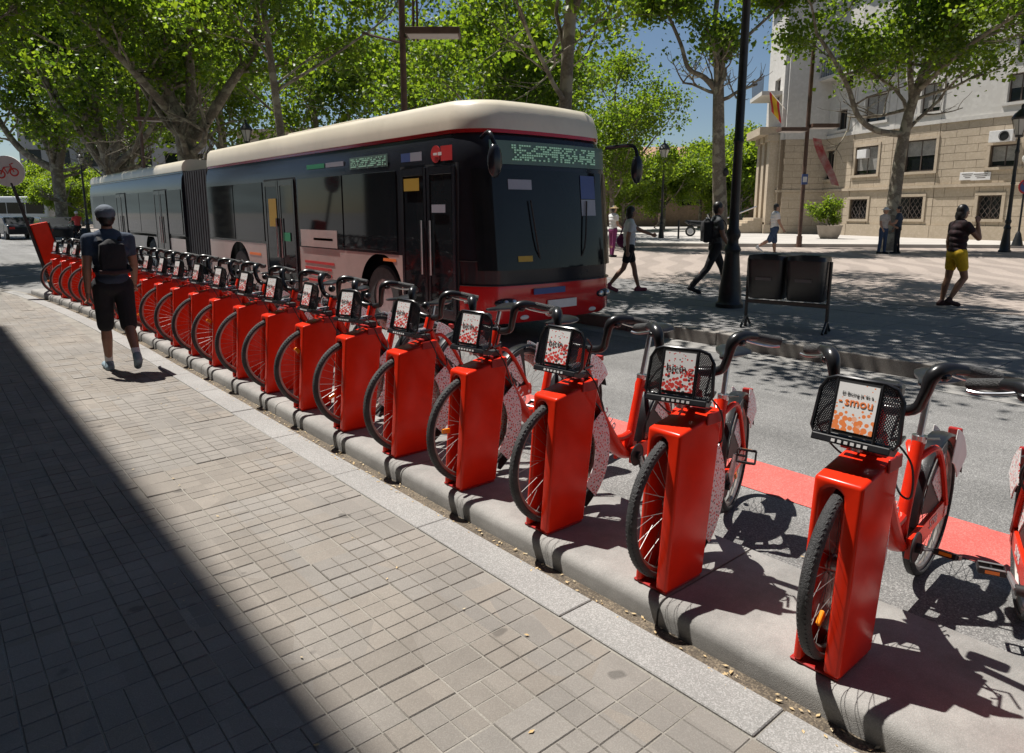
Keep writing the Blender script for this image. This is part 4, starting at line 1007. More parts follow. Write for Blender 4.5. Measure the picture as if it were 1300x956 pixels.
p = gnd(1014, 314, .15)
t = modern_light('dark pole with two flat lamp heads and a red banner by the corner building', p, 8.8, [(-1.25, -.08, 0, 5.0, 0), (.08, 1.25, 0, 5.15, 0)], rz=-HEAD)
BANN = mat('banner_red', (0.36, 0.035, 0.04), 0.7, var=0.35, vscale=2.2, col2=(0.45, 0.30, 0.28))
bm_ = MB(); vs = []
for i in range(13):
    u = i/12
    for v in (0, 1): vs.append((.25 + .95*u**1.1 + v*.42*(1-.15*u), .10*math.sin(u*5+v*.8), 4.75 - 2.0*u - v*.06))
bm_.add(vs, [(2*i, 2*i+1, 2*i+3, 2*i+2) for i in range(12)])
b = tag(bm_.build('banner', BANN, None, smooth=True), 'narrow red cloth banner hanging from the dark lamp pole', 'banner'); b.location = p; b.rotation_euler = (0,0,-HEAD)
sg = MB().box((-.13,-.12,2.75), (.13,-.09,3.2)).build('small_sign', BLU, t); MB().box((-.09,-.123,2.85), (.09,-.1205,3.08)).build('sign_plate', WHITEP, sg)
modern_light('brown light pole partly hidden in the leaves beyond the bus rear', cl(38, -19.6, .15), 9.0, [(-.2, 1.4, 0, 6.3, 0)], rz=-HEAD+.3)
# twin litter bins on one frame
p0, p1 = gnd(946, 414, .15), gnd(1048, 424, .15)
ang = math.atan2(p1.y-p0.y, p1.x-p0.x); Lb = (p1-p0).length
BINM = mat('bin_plastic', (0.016, 0.017, 0.019), 0.32, var=0.25, vscale=5, dirt=0.1, dscale=5)
BN = thing('twin_litter_bin', 'pair of black litter bins on a steel frame near the square kerb', 'litter bin', p0, ang)
for x in (0, Lb): 
    MB().tube([(x,0,.0), (x,0,.92)], .022, 10).tube([(x,-.18,.02), (x,0,.16), (x,.18,.02)], .018, 8).build('leg', BINM, BN, smooth=True)
MB().box((-.01,-.03,.33), (Lb+.01,.03,.38)).build('rail', BINM, BN, bevel=.006)
for i in (0, 1):
    x0 = .03 + i*(Lb-.04)/2; x1 = x0 + (Lb-.07)/2
    sec = []
    for (z, gx, gy) in ((.41, .03, .15), (.43, .02, .17), (.70, .006, .21), (.90, .0, .225), (.93, .0, .225)):
        xa, xb = x0+gx, x1-gx; n = 8
        ring = [(xa, .16)] ; ring = []
        for q in range(24):
            a = 2*math.pi*q/24; ca, sa = math.cos(a), math.sin(a); e = .34
            ring.append(((xa+xb)/2 + (xb-xa)/2*math.copysign(abs(ca)**e, ca), gy*math.copysign(abs(sa)**e, sa), z))
        sec.append(ring)
    mb = MB(); vs = [q for r_ in sec for q in r_]; mb.add(vs, [(a*24+k, a*24+(k+1)%24, (a+1)*24+(k+1)%24, (a+1)*24+k) for a in range(4) for k in range(24)] + [tuple(range(23,-1,-1))])
    bb = mb.build('bin', BINM, BN, smooth=True, ang=50)
    ld = MB(); r0 = [(x, y*1.04, .93) for x, y, z in sec[-1]]; r1 = [((x-(x0+x1)/2)*.98+(x0+x1)/2, y*.9, 0.975 + .03*math.cos((x-(x0+x1)/2)/(x1-x0)*math.pi)) for x, y, z in sec[-1]]
    r2 = [((x-(x0+x1)/2)*.55+(x0+x1)/2, y*.5, .985) for x, y, z in sec[-1]]
    ld.add(r0+r1+r2, [(k, (k+1)%24, 24+(k+1)%24, 24+k) for k in range(24)] + [(24+k, 24+(k+1)%24, 48+(k+1)%24, 48+k) for k in range(24)])
    ld.build('rim', BINM, BN, smooth=True)
    MB().box(((x0+x1)/2-.10, -.224, .66), ((x0+x1)/2+.10, -.214, .70)).build('label_plate', mat('bin_label', (0.10,0.10,0.105), 0.4), bb)
# round no-parking sign and small globe lamp at the right edge
p = gnd(1291, 312, .30)
ns = thing('parking_sign', 'round blue sign with red border on a post by the corner building', 'sign', p, -HEAD)
MB().cyl((0,0,1.3), .04, 2.6, 10).lathe([(.01,0),(.22,0),(.16,.25),(.10,.5),(.05,.6)], 14).build('post', IRON, ns, smooth=True)
d = MB().cyl((0,-.05,2.45), .30, .02, 28, 'y').build('disc', VINR, ns); MB().cyl((0,-.063,2.45), .23, .01, 28, 'y').build('disc_face', BLU, d); MB().box((-.21,-.072,2.425), (.21,-.0685,2.475), M=Matrix.Translation((0,0,0)) @ Matrix.Translation((0,0,2.45)) @ Matrix.Rotation(R(45),4,'Y') @ Matrix.Translation((0,0,-2.45))).build('bar', VINR, d)
MB().sphere((.05,0,3.6), .26, 16).build('globe', mat('globe_white', (0.7,0.68,0.64), 0.25), ns, smooth=True); MB().cyl((.05,0,3.0), .03, .9, 8).build('globe_stem', IRON, ns)
# bollards near the steps
for x in (861,):
    p = gnd(x, 303, .30); MB().cyl((0,0,.45), .05, .9, 12).sphere((0,0,.92), .06, 10).build('bollard', IRON, tag(thing('bollard', 'thin dark bollard on the far pavement near the parked motorcycle', 'bollard', p)), smooth=True).name = 'bollard_post'
# parked motorcycle under the pale tree (leaning, dark)
p = gnd(890, 300, .30)
mc = thing('motorcycle', 'dark motorcycle parked beyond the lamp post', 'motorcycle', p, -HEAD)
for x in (-.65, .65):
    wv_ = MB().torus((x,0,.30), .25, .06, 24, 8).build('wheel', RUBBER, mc, smooth=True); MB().cyl((x,0,.30), .17, .04, 18, 'y').build('wheel_disc', ALU, wv_)
MB().tube(bez([(.55,0,.45), (.2,0,.75), (-.2,0,.72), (-.7,0,.80), (-.95,0,.88)], 5), [.10]+[.16]*8+[.13]*8+[.09]*4, 10).build('body', BBLK, mc, smooth=True)
MB().tube(bez([(-.75,0,.88), (-.4,0,.86), (.0,0,.84)], 4), [.10]*9, 10, flat=(1.4,.6)).build('seat', BLACKM, mc, smooth=True)
MB().tube([(.65,0,.30), (.42,0,1.0)], .04, 8).tube(bez([(.35,-.35,1.08), (.42,-.1,1.02), (.42,.1,1.02), (.35,.35,1.08)], 4), .02, 8).build('fork', STEEL, mc, smooth=True)
MB().prism([(.50,.85), (.62,.80), (.38,1.35), (.30,1.30)], -.18, .18).build('windshield', GLASS, mc, bevel=.03)

# ================================================================== BUILDINGS
TAN, _, _ = ground_mat('tan_stone', (0.42, 0.345, 0.255), (0.48, 0.40, 0.305), 0.15, 12, 0.35, 0.3)
TAND, _, _ = ground_mat('tan_joint', (0.20, 0.15, 0.10), (0.24, 0.18, 0.12), 0.15, 12, 0.35, 0.1)
WHT, _, _ = ground_mat('white_render', (0.52, 0.50, 0.465), (0.58, 0.56, 0.525), 0.08, 6, 0.25, 0.1)
CURT = mat('blind_slats', (0.30, 0.29, 0.27), 0.6, var=0.2, vscale=3)
FRM = mat('window_frame_dark', (0.08, 0.06, 0.05), 0.5)
def seg_frame(a, b):
    d = (b-a); Ls = d.length; u = d.normalized(); n = V((-u.y, u.x, 0))       # n points to the left of a->b
    M = Matrix((u, n, V((0,0,1)))).transposed().to_4x4(); M.translation = V((a.x, a.y, 0)); return M, Ls
def rects(Ls, z0, z1, wins):
    """wall rectangles around openings (s0,s1,za,zb), sweep by s"""
    cuts = sorted({0.0, Ls, *[max(0,min(Ls,w_[0])) for w_ in wins], *[max(0,min(Ls,w_[1])) for w_ in wins]}); out = []
    for s0, s1 in zip(cuts, cuts[1:]):
        if s1-s0 < 1e-4: continue
        mid = (s0+s1)/2; z = z0
        for w_ in sorted([w_ for w_ in wins if w_[0] <= mid <= w_[1]], key=lambda q: q[2]):
            za, zb = max(w_[2], z0), min(w_[3], z1)
            if zb <= z0 or za >= z1: continue
            if za > z: out.append((s0, s1, z, za))
            z = zb
        if z < z1: out.append((s0, s1, z, z1))
    return out
def wall_panel(M, Ls, z0, z1, wins, m, parent, thick=.22, name='wall', blocks=None):
    mb = MB()
    for s0, s1, za, zb in rects(Ls, z0, z1, wins): mb.box((s0, 0, za), (s1, thick if not blocks else thick-.03, zb), M=M)
    w_ = mb.build(name, m if not blocks else TAND, parent)
    if blocks:
        bl, bh = blocks; bk = MB(); row = 0; z = z0
        while z < z1 - .05:
            zt = min(z+bh, z1); x = -(row % 2)*bl/2
            while x < Ls:
                for s0, s1, za, zb in rects(Ls, z, zt, [q for q in wins if q[2] < zt-.02 and q[3] > z+.02]):
                    a, b = max(s0, x), min(s1, x+bl)
                    if b-a > .06 and zb-za > .03: bk.box((a+.009, thick-.035, za+.009), (b-.009, thick+rng.uniform(-.004,.004), zb-.009), M=M)
                x += bl
            z = zt; row += 1
        tag(bk.build('stone_blocks', m, w_), kind='stuff')
    return w_
def add_window(M, s0, s1, z0, z1, parent, kind='sash', thick=.22, trim=None):
    w_ = MB(); f = .07
    w_.box((s0, .03, z0), (s0+f, .10, z1), M=M); w_.box((s1-f, .03, z0), (s1, .10, z1), M=M); w_.box((s0+f, .03, z0), (s1-f, .10, z0+f), M=M); w_.box((s0+f, .03, z1-f), (s1-f, .10, z1), M=M)
    mid = (s0+s1)/2; w_.box((mid-.03, .035, z0+f), (mid+.03, .095, z1-f), M=M)
    w_ = w_.build('window', FRM, parent)
    for a, b in ((s0+f, mid-.03), (mid+.03, s1-f)): MB().box((a, .045, z0+f), (b, .06, z1-f), M=M).build('pane', GLASS, w_)
    if kind == 'blind':
        bz = z0 + (z1-z0)*rng.uniform(.15,.55); bm2 = MB(); z = z1-f
        while z > bz: bm2.box((s0+f, .065, z-.055), (s1-f, .085, z-.006), M=M); z -= .06
        bm2.build('roller_blind', CURT, w_)
    if kind == 'grille':
        gm = MB(); k = s0-.9
        while k < s1+.9:
            for dr in (1, -1):
                pts = []
                for tt in range(25):
                    zz = z0+(z1-z0)*tt/24; ss = k + dr*(zz-z0)*.7
                    if s0 < ss < s1: pts.append(M @ V((ss, thick-.06, zz)))
                if len(pts) > 1: gm.tube([pts[0], pts[-1]], .014, 4, cap=False)
            k += .28
        tag(gm.build('window_grille', FRM, w_), kind='stuff')
    if trim:
        tr_ = MB(); e = .16; tr_.box((s0-e, thick-.01, z0), (s0-.002, thick+.05, z1), M=M); tr_.box((s1+.002, thick-.01, z0), (s1+e, thick+.05, z1), M=M); tr_.box((s0-e, thick-.01, z1+.002), (s1+e, thick+.055, z1+e), M=M); tr_.box((s0-e-.04, thick-.01, z0-.14), (s1+e+.04, thick+.10, z0-.002), M=M); tr_.build('surround', trim, w_)
    return w_
PB = [cl(22, 31.0), cl(34.7, 25.1), cl(38.5, 23.05), cl(41, 21.95), cl(43.8, 21.05), cl(46.7, 20.6)]
CB = thing('corner_building', 'curved corner building with tan stone base and white upper floors across the square', 'building', cl(44, 26, .3))
CB.location = (0, 0, 0)
def hit(px, a, b):       # where the view through column px meets the vertical plane a-b
    d = ray(px, HORIZ); d = V((d.x, d.y)); p2 = V((a.x, a.y)); e = V((b.x-a.x, b.y-a.y))
    den = d.x*(-e.y) + d.y*e.x
    s = (d.x*(p2.y) - d.y*(p2.x)) / (-(d.x*e.y - d.y*e.x)) if abs(d.x*e.y-d.y*e.x) > 1e-9 else 9
    return s
def zat(px, py, P):
    d = ray(px, py); t_ = (V((P.x,P.y)).length) / V((d.x,d.y)).length; return CAMH + d.z*t_
# windows as seen: (x0, x1, y_top, y_bottom, kind)
WSEEN = [(1043,1058,192,228,'sash'), (1084,1112,186,222,'blind'), (1145,1184,178,218,'blind'), (1251,1288,184,212,'blind'),
         (1080,1104,253,278,'grille'), (1137,1174,250,278,'grille'), (1243,1273,248,278,'grille'),
         (1059,1070,140,165,'sash'), (1091,1117,121,155,'blind'), (1159,1191,106,143,'blind'), (1264,1296,94,130,'blind'),
         (1062,1074,84,112,'sash'), (1094,1122,62,100,'blind'), (1163,1197,38,80,'blind'), (1270,1304,18,66,'blind')]
segs = []
for a, b in zip(PB, PB[1:]):
    M, Ls = seg_frame(b, a) if False else seg_frame(a, b)
    segs.append((a, b, M, Ls, []))
for (x0, x1, yt, yb, kd) in WSEEN:
    xm = (x0+x1)/2
    for (a, b, M, Ls, wl) in segs:
        s = hit(xm, a, b)
        if 0 <= s <= 1:
            s0, s1 = sorted((hit(x0, a, b)*Ls, hit(x1, a, b)*Ls)); s0 = max(.12, s0); s1 = min(Ls-.12, s1)
            P = a.lerp(b, s); z1_, z0_ = zat(xm, yt, P), zat(xm, yb, P)
            wl.append((s0, s1, z0_, z1_, kd)); break
for (a, b, M, Ls, wl) in segs:
    nrm = V((M[0][1], M[1][1], 0))
    wins = [(q[0], q[1], q[2], q[3]) for q in wl]
    wall_panel(M, Ls, .30, 1.0, [], TAN, CB, thick=.30, name='plinth')
    wall_panel(M, Ls, 1.0, 3.0, wins, TAN, CB, name='ground_storey', blocks=(1.5, .5))
    MB().box((-.05, .0, 3.0), (Ls+.05, .34, 3.16), M=M).build('string_course', TAN, CB)
    wall_panel(M, Ls, 3.16, 6.35, wins, TAN, CB, name='first_storey', blocks=(1.15, .40))
    MB().box((-.05, .0, 6.35), (Ls+.05, .30, 6.55), M=M).build('string_course', WHT, CB)
    wall_panel(M, Ls, 6.55, 10.1, wins, WHT, CB, name='second_storey')
    MB().box((-.05, .0, 10.1), (Ls+.05, .36, 10.3), M=M).build('string_course', WHT, CB)
    wall_panel(M, Ls, 10.3, 15.5, wins, WHT, CB, name='third_storey')
    MB().box((-.1, .0, 15.5), (Ls+.1, .75, 15.9), M=M).build('cornice', WHT, CB)
    MB().box((0, -.25, .30), (Ls, -.02, 15.5), M=M).build('inner_wall', FRM, CB)
    for q in wl: add_window(M, *q[:4], CB, q[4], trim=TAN if q[2] < 6 else WHT)
# side wing facing the square with pilasters and steps
W0, W1, W2 = cl(46.7, 20.6), cl(46.7, 17.7), cl(51.0, 18.2)
for a, b, wn_ in ((W0, W1, []), (W1, W2, [(1.0, 2.4, 8.2, 10.4)])):
    M, Ls = seg_frame(a, b)
    wall_panel(M, Ls, .30, 3.0, [], TAN, CB, name='wing_base', blocks=(1.6, .55)); MB().box((0,0,3.0), (Ls,.30,3.15), M=M).build('string_course', TAN, CB)
    wall_panel(M, Ls, 3.15, 6.35, [], TAN, CB, name='wing_storey', blocks=(1.15, .40)); wall_panel(M, Ls, 6.35, 16.0, wn_, WHT, CB, name='wing_upper'); MB().box((-.3,0,16), (Ls,.9,16.4), M=M).build('cornice', WHT, CB)
    MB().box((0, -.25, .30), (Ls, -.02, 15.5), M=M).build('inner_wall', FRM, CB)
M, Ls = seg_frame(W1, W2)
for k in range(3):
    s = .7 + k*1.4
    MB().box((s-.35, .22, .9), (s+.35, .80, 6.3), M=M).box((s-.45, .2, .3), (s+.45, .9, .9), M=M).box((s-.45,.2,6.3), (s+.45,.95,6.7), M=M).build('pilaster', TAN, CB)
MB().box((.3, .2, 6.7), (Ls, 1.5, 7.2), M=M).build('portal_cornice', TAN, CB)
bal = MB().box((.4, .2, 9.2), (Ls-.4, 1.5, 9.45), M=M).build('balcony', WHT, CB)
rl = MB()
for k in range(14): rl.tube([M @ V((.5+k*.24, 1.42, 9.45)), M @ V((.5+k*.26, 1.42, 10.4))], .02, 4)
rl.tube([M @ V((.4, 1.42, 10.4)), M @ V((Ls-.4, 1.42, 10.4))], .035, 5); tag(rl.build('balcony_railing', FRM, bal), kind='stuff')
for k in range(6): MB().box((.6, .9, .30+k*.17), (Ls-.3, 3.4-k*.38, .47+k*.17), M=M).build('step', TAN, CB)
MB().tube([M @ V((1.2, 3.4, 1.2)), M @ V((1.2, 1.2, 2.1))], .05, 6).tube([M @ V((1.2, 3.4, .3)), M @ V((1.2, 3.4, 1.2))], .04, 6).build('handrail', STEEL, CB)
# curved balcony of the white floor
a, b, M, Ls, _ = segs[3]
bl = MB()
for (a, b, M, Ls, _) in segs[3:]: bl.box((-.02, .2, 9.9), (Ls+.02, 1.05, 10.08), M=M)
bo = bl.build('balcony', WHT, CB); rl = MB()
for (a, b, M, Ls, _) in segs[3:]:
    for k in range(12): rl.tube([M @ V((Ls*k/12, 1.0, 10.08)), M @ V((Ls*k/12, 1.0, 11.0))], .018, 4)
    rl.tube([M @ V((0, 1.0, 11.0)), M @ V((Ls, 1.0, 11.0))], .03, 5)
tag(rl.build('balcony_railing', FRM, bo), kind='stuff')
# air conditioners and street name plates on the facade
def facade_item(px, py, w_, h_, d, name, m, label, cat, off=.30):
    for (a, b, M, Ls, _) in segs:
        s = hit(px, a, b)
        if 0 <= s <= 1:
            P = a.lerp(b, s); z = zat(px, py, P); ti = None
            o_ = MB().box((s*Ls-w_/2, off, z-h_/2), (s*Ls+w_/2, off+d, z+h_/2), M=M).build(name, m, None, bevel=.015)
            tag(o_, label, cat); return o_, M, s*Ls, z
o_, M, s, z = facade_item(1267, 174, 1.1, .55, .32, 'air_conditioner', WHITEP, 'white air conditioner mounted above a window of the corner building', 'air conditioner')
MB().lathe([(.22,0),(.24,.02),(.2,.03)], 24).build('fan_ring', BLACKM, o_).matrix_local = M @ Matrix.Translation((s-.15, .63, z)) @ Matrix.Rotation(R(-90), 4, 'X')
MB().cyl((0,0,0), .2, .01, 24).build('fan', IRON, o_).matrix_local = M @ Matrix.Translation((s-.15, .63, z)) @ Matrix.Rotation(R(-90), 4, 'X')
facade_item(1094, 196, .7, .5, .3, 'air_conditioner', WHITEP, 'white air conditioner set in a first floor window of the corner building', 'air conditioner', .12)[0]
for px, wd in ((1226, .75), (1243, .95)):
    o_, M, s, z = facade_item(px, 224, wd, .40, .03, 'street_name_plate', WHITEP, 'white street name plate, ' + ('smaller one' if px < 1230 else 'larger one') + ' of two on the stone facade', 'sign', .235)
    for j in range(3): MB().box((s-wd*.36+.05*j, .2655, z+.09-.09*j), (s+wd*.36-.08*j, .268, z+.125-.09*j), M=M).build('plate_line', FRM, o_)
# flag on the facade
pf = W1 + V((0,0,0)); fl = thing('flag', 'red and yellow striped flag on a slanted pole by the building corner', 'flag', (pf.x, pf.y, 8.2), -HEAD)
MB().tube([(0,0,0), (-1.3,-.4,1.1)], .03, 6).build('flag_pole', STEEL, fl)
for i, (c, a_, b_) in enumerate((((0.50,0.03,0.03), 0, .25), ((0.70,0.42,0.02), .25, .75), ((0.50,0.03,0.03), .75, 1.0))):
    vs = []
    for k in range(9):
        u = k/8
        for v_ in (a_, b_): vs.append((-1.3+.75*v_*.9+.2*u, -.4+.06*math.sin(u*6), 1.1-.75*v_-1.25*u))
    MB().add(vs, [(2*k, 2*k+1, 2*k+3, 2*k+2) for k in range(8)]).build('flag_stripe', mat('flag_%d' % (i % 2), c, .7), fl)
# brown brick wall building beyond the square
BRK, _, _ = ground_mat('brown_brick', (0.20, 0.135, 0.09), (0.25, 0.17, 0.115), 0.2, 6, 0.4, 0.2)
ROOFM, _, _ = ground_mat('roof_tile', (0.36, 0.20, 0.13), (0.42, 0.25, 0.17), 0.2, 5, 0.5, 0.3)
BB = thing('brick_hall', 'low brown brick hall with dark windows and tiled roof beyond the square', 'building', (0,0,0))
M, Ls = seg_frame(cl(72, 36), cl(72, -8)); ws = []
k = 2.0
while k < Ls-3: ws.append((k, k+2.2, 2.4, 5.0)); k += 5.0
wall_panel(M, Ls, .2, 5.8, ws, BRK, BB, name='wall', thick=.4); MB().box((0,-.3,.2), (Ls,-.1,5.8), M=M).build('inner_wall', FRM, BB)
for q in ws: add_window(M, *q, BB, 'sash', thick=.4)
MB().add([M @ V(p_) for p_ in ((-.5,.8,5.8), (Ls+.5,.8,5.8), (Ls+.5,-7,8.8), (-.5,-7,8.8), (-.5,.8,5.6), (Ls+.5,.8,5.6), (Ls+.5,-7,8.6), (-.5,-7,8.6))], [(0,1,2,3),(4,7,6,5),(0,4,5,1),(1,5,6,2),(2,6,7,3),(3,7,4,0)]).build('roof', ROOFM, BB)
k = 1.0
while k < Ls: MB().box((k-.25, .4, .2), (k+.25, .75, 5.6), M=M).build('buttress', BRK, BB); k += 5.0
# pale buildings far down the street
def far_block(label, a, b, H, m, rows, cols, name='far_building', zt=0):
    t_ = thing(name, label, 'building', (0,0,0)); M, Ls = seg_frame(a, b); ws = []
    for r_ in range(rows):
        for c in range(cols):
            s = Ls*(c+.5)/cols; z = 1.2 + (H-1.5)*r_/rows; ws.append((s-Ls/cols*.25, s+Ls/cols*.25, z, z+(H-1.5)/rows*.62))
    wall_panel(M, Ls, -.1, H, ws, m, t_, thick=.3); MB().box((0,-12,-.1), (Ls,-.12,H), M=M).build('inner_wall', FRM, t_)
    MB().box((-.4,-12,H), (Ls+.4,.7,H+.5), M=M).build('cornice', m, t_)
    for q in ws:
        w_ = MB().box((q[0], .0, q[2]), (q[1], .05, q[3]), M=M).build('window', FRM, t_); MB().box((q[0]+.08, .055, q[2]+.08), (q[1]-.08, .07, q[3]-.08), M=M).build('pane', GLASS, w_)
    return t_
GRYB = mat('grey_render', (0.36, 0.35, 0.34), .8, var=.1, vscale=.3)
far_block('pale grey building with cornice seen between the trees above the bus rear', cl(104, -44), cl(96, -66), 15, GRYB, 4, 7)
far_block('long white building far off past the street corner', cl(118, -64), cl(108, -96), 9, WHT, 2, 8)
far_block('tan block closing the far side of the square behind the trees', cl(95, -2), cl(105, -40), 13, TAN, 4, 9)
# house at our back: its roof edge throws the shade over the sidewalk
HB = thing('sidewalk_house', 'tall plain house along the sidewalk that shades its inner half', 'building', (0,0,0))
HR = mat('house_render', (0.14, 0.12, 0.10), 0.85, var=0.12, vscale=0.4)
M, Ls = seg_frame(V((-1.20, 20.3, 0)), V((-1.20, -16, 0)))
ws = [(1.5+4*c, 3.1+4*c, z, z+2.0) for c in range(9) for z in (1.0, 5.0, 9.0, 13.0)]
wall_panel(M, Ls, -.02, 17.5, ws, HR, HB, thick=.25); MB().box((0,-11,-.02), (Ls,-.12,17.5), M=M).build('inner_wall', FRM, HB); MB().box((0,-11,17.5), (Ls,.30,18.0), M=M).build('cornice', HR, HB)
for q in ws: 
    w_ = MB().box((q[0], .0, q[2]), (q[1], .06, q[3]), M=M).build('window', FRM, HB); MB().box((q[0]+.08, .065, q[2]+.08), (q[1]-.08, .08, q[3]-.08), M=M).build('pane', GLASS, w_)

# ================================================================== PEOPLE
SKIN = mat('skin', (0.36, 0.20, 0.135), 0.5, var=0.1, vscale=9); SKIN2 = mat('skin_tan', (0.26, 0.135, 0.085), 0.5, var=0.1, vscale=9)
HAIRD = mat('dark_hair', (0.015, 0.012, 0.011), 0.4, var=.3, vscale=30); EYEM = mat('eye_dark', (0.02, 0.015, 0.012), 0.2); LIPM = mat('lips', (0.30, 0.10, 0.08), 0.5)
def fabric(name, c, var=.18): return mat(name, c, .85, var=var, vscale=10, bump=1.0, bscale=9)
def capsule(mb, p0, r0, p1, r1, sc=None, n=12):
    p0, p1 = V(p0), V(p1); d = p1-p0; L_ = d.length
    if L_ < 1e-5: mb.sphere(p0, r0, n); return
    t = d/L_; prof = []
    for i in range(5): a = math.pi/2*(1-i/4); prof.append((r0*math.cos(a)+1e-4, -r0*math.sin(a)))
    for i in range(5): a = math.pi/2*(i/4); prof.append((r1*math.cos(a)+1e-4, L_+r1*math.sin(a)))
    q = V((0,0,1)).rotation_difference(t).to_matrix(); vs = []; n_ = n
    for r_, h_ in prof:
        for k in range(n_):
            a = 2*math.pi*k/n_; p_ = q @ V((r_*math.cos(a), r_*math.sin(a), h_)); vs.append(p0+p_)
    fs = [(i*n_+k, i*n_+(k+1)%n_, (i+1)*n_+(k+1)%n_, (i+1)*n_+k) for i in range(9) for k in range(n_)] + [tuple(range(n_-1,-1,-1)), tuple(9*n_+k for k in range(n_))]
    mb.add(vs, fs)
def fuse(mb, name, m, parent, voxel, smooth=2):
    me = bpy.data.meshes.new(name); me.from_pydata(mb.v, [], mb.f); o_ = bpy.data.objects.new('tmp', me); COL.objects.link(o_)
    bm = bmesh.new(); bm.from_mesh(me); bmesh.ops.recalc_face_normals(bm, faces=bm.faces); bm.to_mesh(me); bm.free()
    r_ = o_.modifiers.new('r', 'REMESH'); r_.mode = 'VOXEL'; r_.voxel_size = voxel; r_.use_smooth_shade = True
    s_ = o_.modifiers.new('s', 'SMOOTH'); s_.factor = .5; s_.iterations = smooth
    dg = bpy.context.evaluated_depsgraph_get(); m2 = bpy.data.meshes.new_from_object(o_.evaluated_get(dg)); bpy.data.objects.remove(o_)
    m2.materials.clear(); m2.materials.append(m)
    for f in m2.polygons: f.use_smooth = True
    return obj(name, m2, parent)
def person(label, loc, face, H=1.72, legs=((20,5),(-20,25)), arms=((-15,15),(15,20)), shirt=None, pants=None, pant_len=.5, shoe=None, hair=True, cap=None, skin=SKIN, sleeve=.55, vox=.011, build=1.0, longhair=False, sock=None, hat=None, headturn=0, armout=(8,8)):
    t = thing('person', label, 'person', loc, face, 'people walking on the street and square')
    S = H/1.72; B = build
    hipz, shz = .90*S, 1.41*S
    J = {}
    def leg(side, hip, knee):
        h = V((0, side*.095*S, hipz)); a = R(hip); k = h + V((math.sin(a), 0, -math.cos(a)))*.425*S
        b = R(hip-knee); an = k + V((math.sin(b), 0, -math.cos(b)))*.415*S
        f_ = R(hip-knee)*.55 if hip-knee < -15 else 0
        toe = an + V((math.cos(f_)*.15, side*.02, math.sin(f_)*.15*1.4-.045))*S
        heel = an + V((-.05*math.cos(f_), 0, -.05))*S
        return h, k, an, heel, toe
    def arm(side, sh, el, out_):
        s_ = V((0, side*.185*S*B**.5, shz-.03*S)); a = R(sh); o_ = side*math.sin(R(out_))
        d1 = V((math.sin(a), o_, -math.cos(a))).normalized(); e = s_ + d1*.285*S
        b = R(sh+el); d2 = V((math.sin(b), o_*.4, -math.cos(b))).normalized(); w_ = e + d2*.25*S
        return s_, e, w_, d2
    L = {s: leg(s, *legs[0 if s > 0 else 1]) for s in (1, -1)}; A = {s: arm(s, *arms[0 if s > 0 else 1], armout[0 if s > 0 else 1]) for s in (1, -1)}
    # drop the figure so that the lower foot touches the ground
    mz = min(min(L[s][3].z, L[s][4].z) for s in (1, -1)) - .030*S
    D = V((0,0,-mz)); L = {s: [p_+D for p_ in L[s]] for s in L}; A = {s: [A[s][0]+D, A[s][1]+D, A[s][2]+D, A[s][3]] for s in A}
    pel = V((0,0,hipz))+D; chest = V((.0,0,1.22*S))+D; neck = V((.0,0,1.45*S))+D; head = V((.025*S,0,1.60*S))+D
    Rh = Matrix.Rotation(R(headturn), 3, 'Z')
    def HP(x, y, z): return head + Rh @ V((x, y, z))*S
    mb = MB()
    def torso(mbb, inf, zlo, zhi):
        M_ = Matrix.Diagonal((.72, 1.0, 1.0))
        for z, wx, wy in ((.88,.115,.165), (.96,.11,.158), (1.05,.108,.146), (1.15,.118,.155), (1.25,.128,.172), (1.34,.112,.172), (1.405,.080,.125)):
            if zlo <= z <= zhi: mbb.sphere(V((0,0,z*S))+D, 1.0, 14, sc=((wx*B+inf)*S, (wy*B**.6+inf)*S, (.085+inf*.5)*S))
    torso(mb, -.006, .8, 1.45)
    capsule(mb, neck+V((0,0,-.06)), .060*S, neck+V((.012,0,.06)), .052*S)
    mb.sphere(HP(0,0,.015), 1, 16, sc=(.092*S,.075*S,.112*S)); mb.sphere(HP(.02,0,-.06), 1, 12, sc=(.062*S,.052*S,.060*S))
    capsule(mb, HP(.085,0,.01), .012*S, HP(.100,0,-.022), .016*S); 
    for s in (1,-1): mb.sphere(HP(-.005, s*.076, -.005), 1, 8, sc=(.022*S,.012*S,.034*S))
    for s in (1, -1):
        h, k, an, he, to = L[s]
        capsule(mb, h, .080*S*B, k, .052*S*B); capsule(mb, k, .050*S*B, k.lerp(an,.35)+V((-.012,0,0)), .054*S*B); capsule(mb, k.lerp(an,.35)+V((-.012,0,0)), .054*S*B, an, .034*S)
        capsule(mb, he, .033*S, to, .028*S)
        a0, e, w_, d2 = A[s]; capsule(mb, a0, .054*S*B, e, .043*S*B); capsule(mb, e, .044*S*B, w_, .028*S)
        # hand with five fingers
        fwd = d2; sideax = V((1,0,0)) - d2*d2.x; sideax = sideax.normalized() if sideax.length > .2 else V((0,0,1)); nrm = fwd.cross(sideax)
        pm = w_ + fwd*.05*S; capsule(mb, w_+fwd*.01, .022*S, pm+sideax*.016*S, .022*S); capsule(mb, w_+fwd*.01, .022*S, pm-sideax*.020*S, .021*S)
        for j, ln in enumerate((.062,.072,.066,.052)):
            b0 = pm + sideax*(.030-.020*j)*S + fwd*.018*S; b1 = b0 + (fwd*.9 - nrm*s*.25)*ln*.5*S; b2 = b1 + (fwd*.65 - nrm*s*.6)*ln*.5*S
            capsule(mb, b0, .0105*S, b1, .010*S, n=8); capsule(mb, b1, .010*S, b2, .0088*S, n=8)
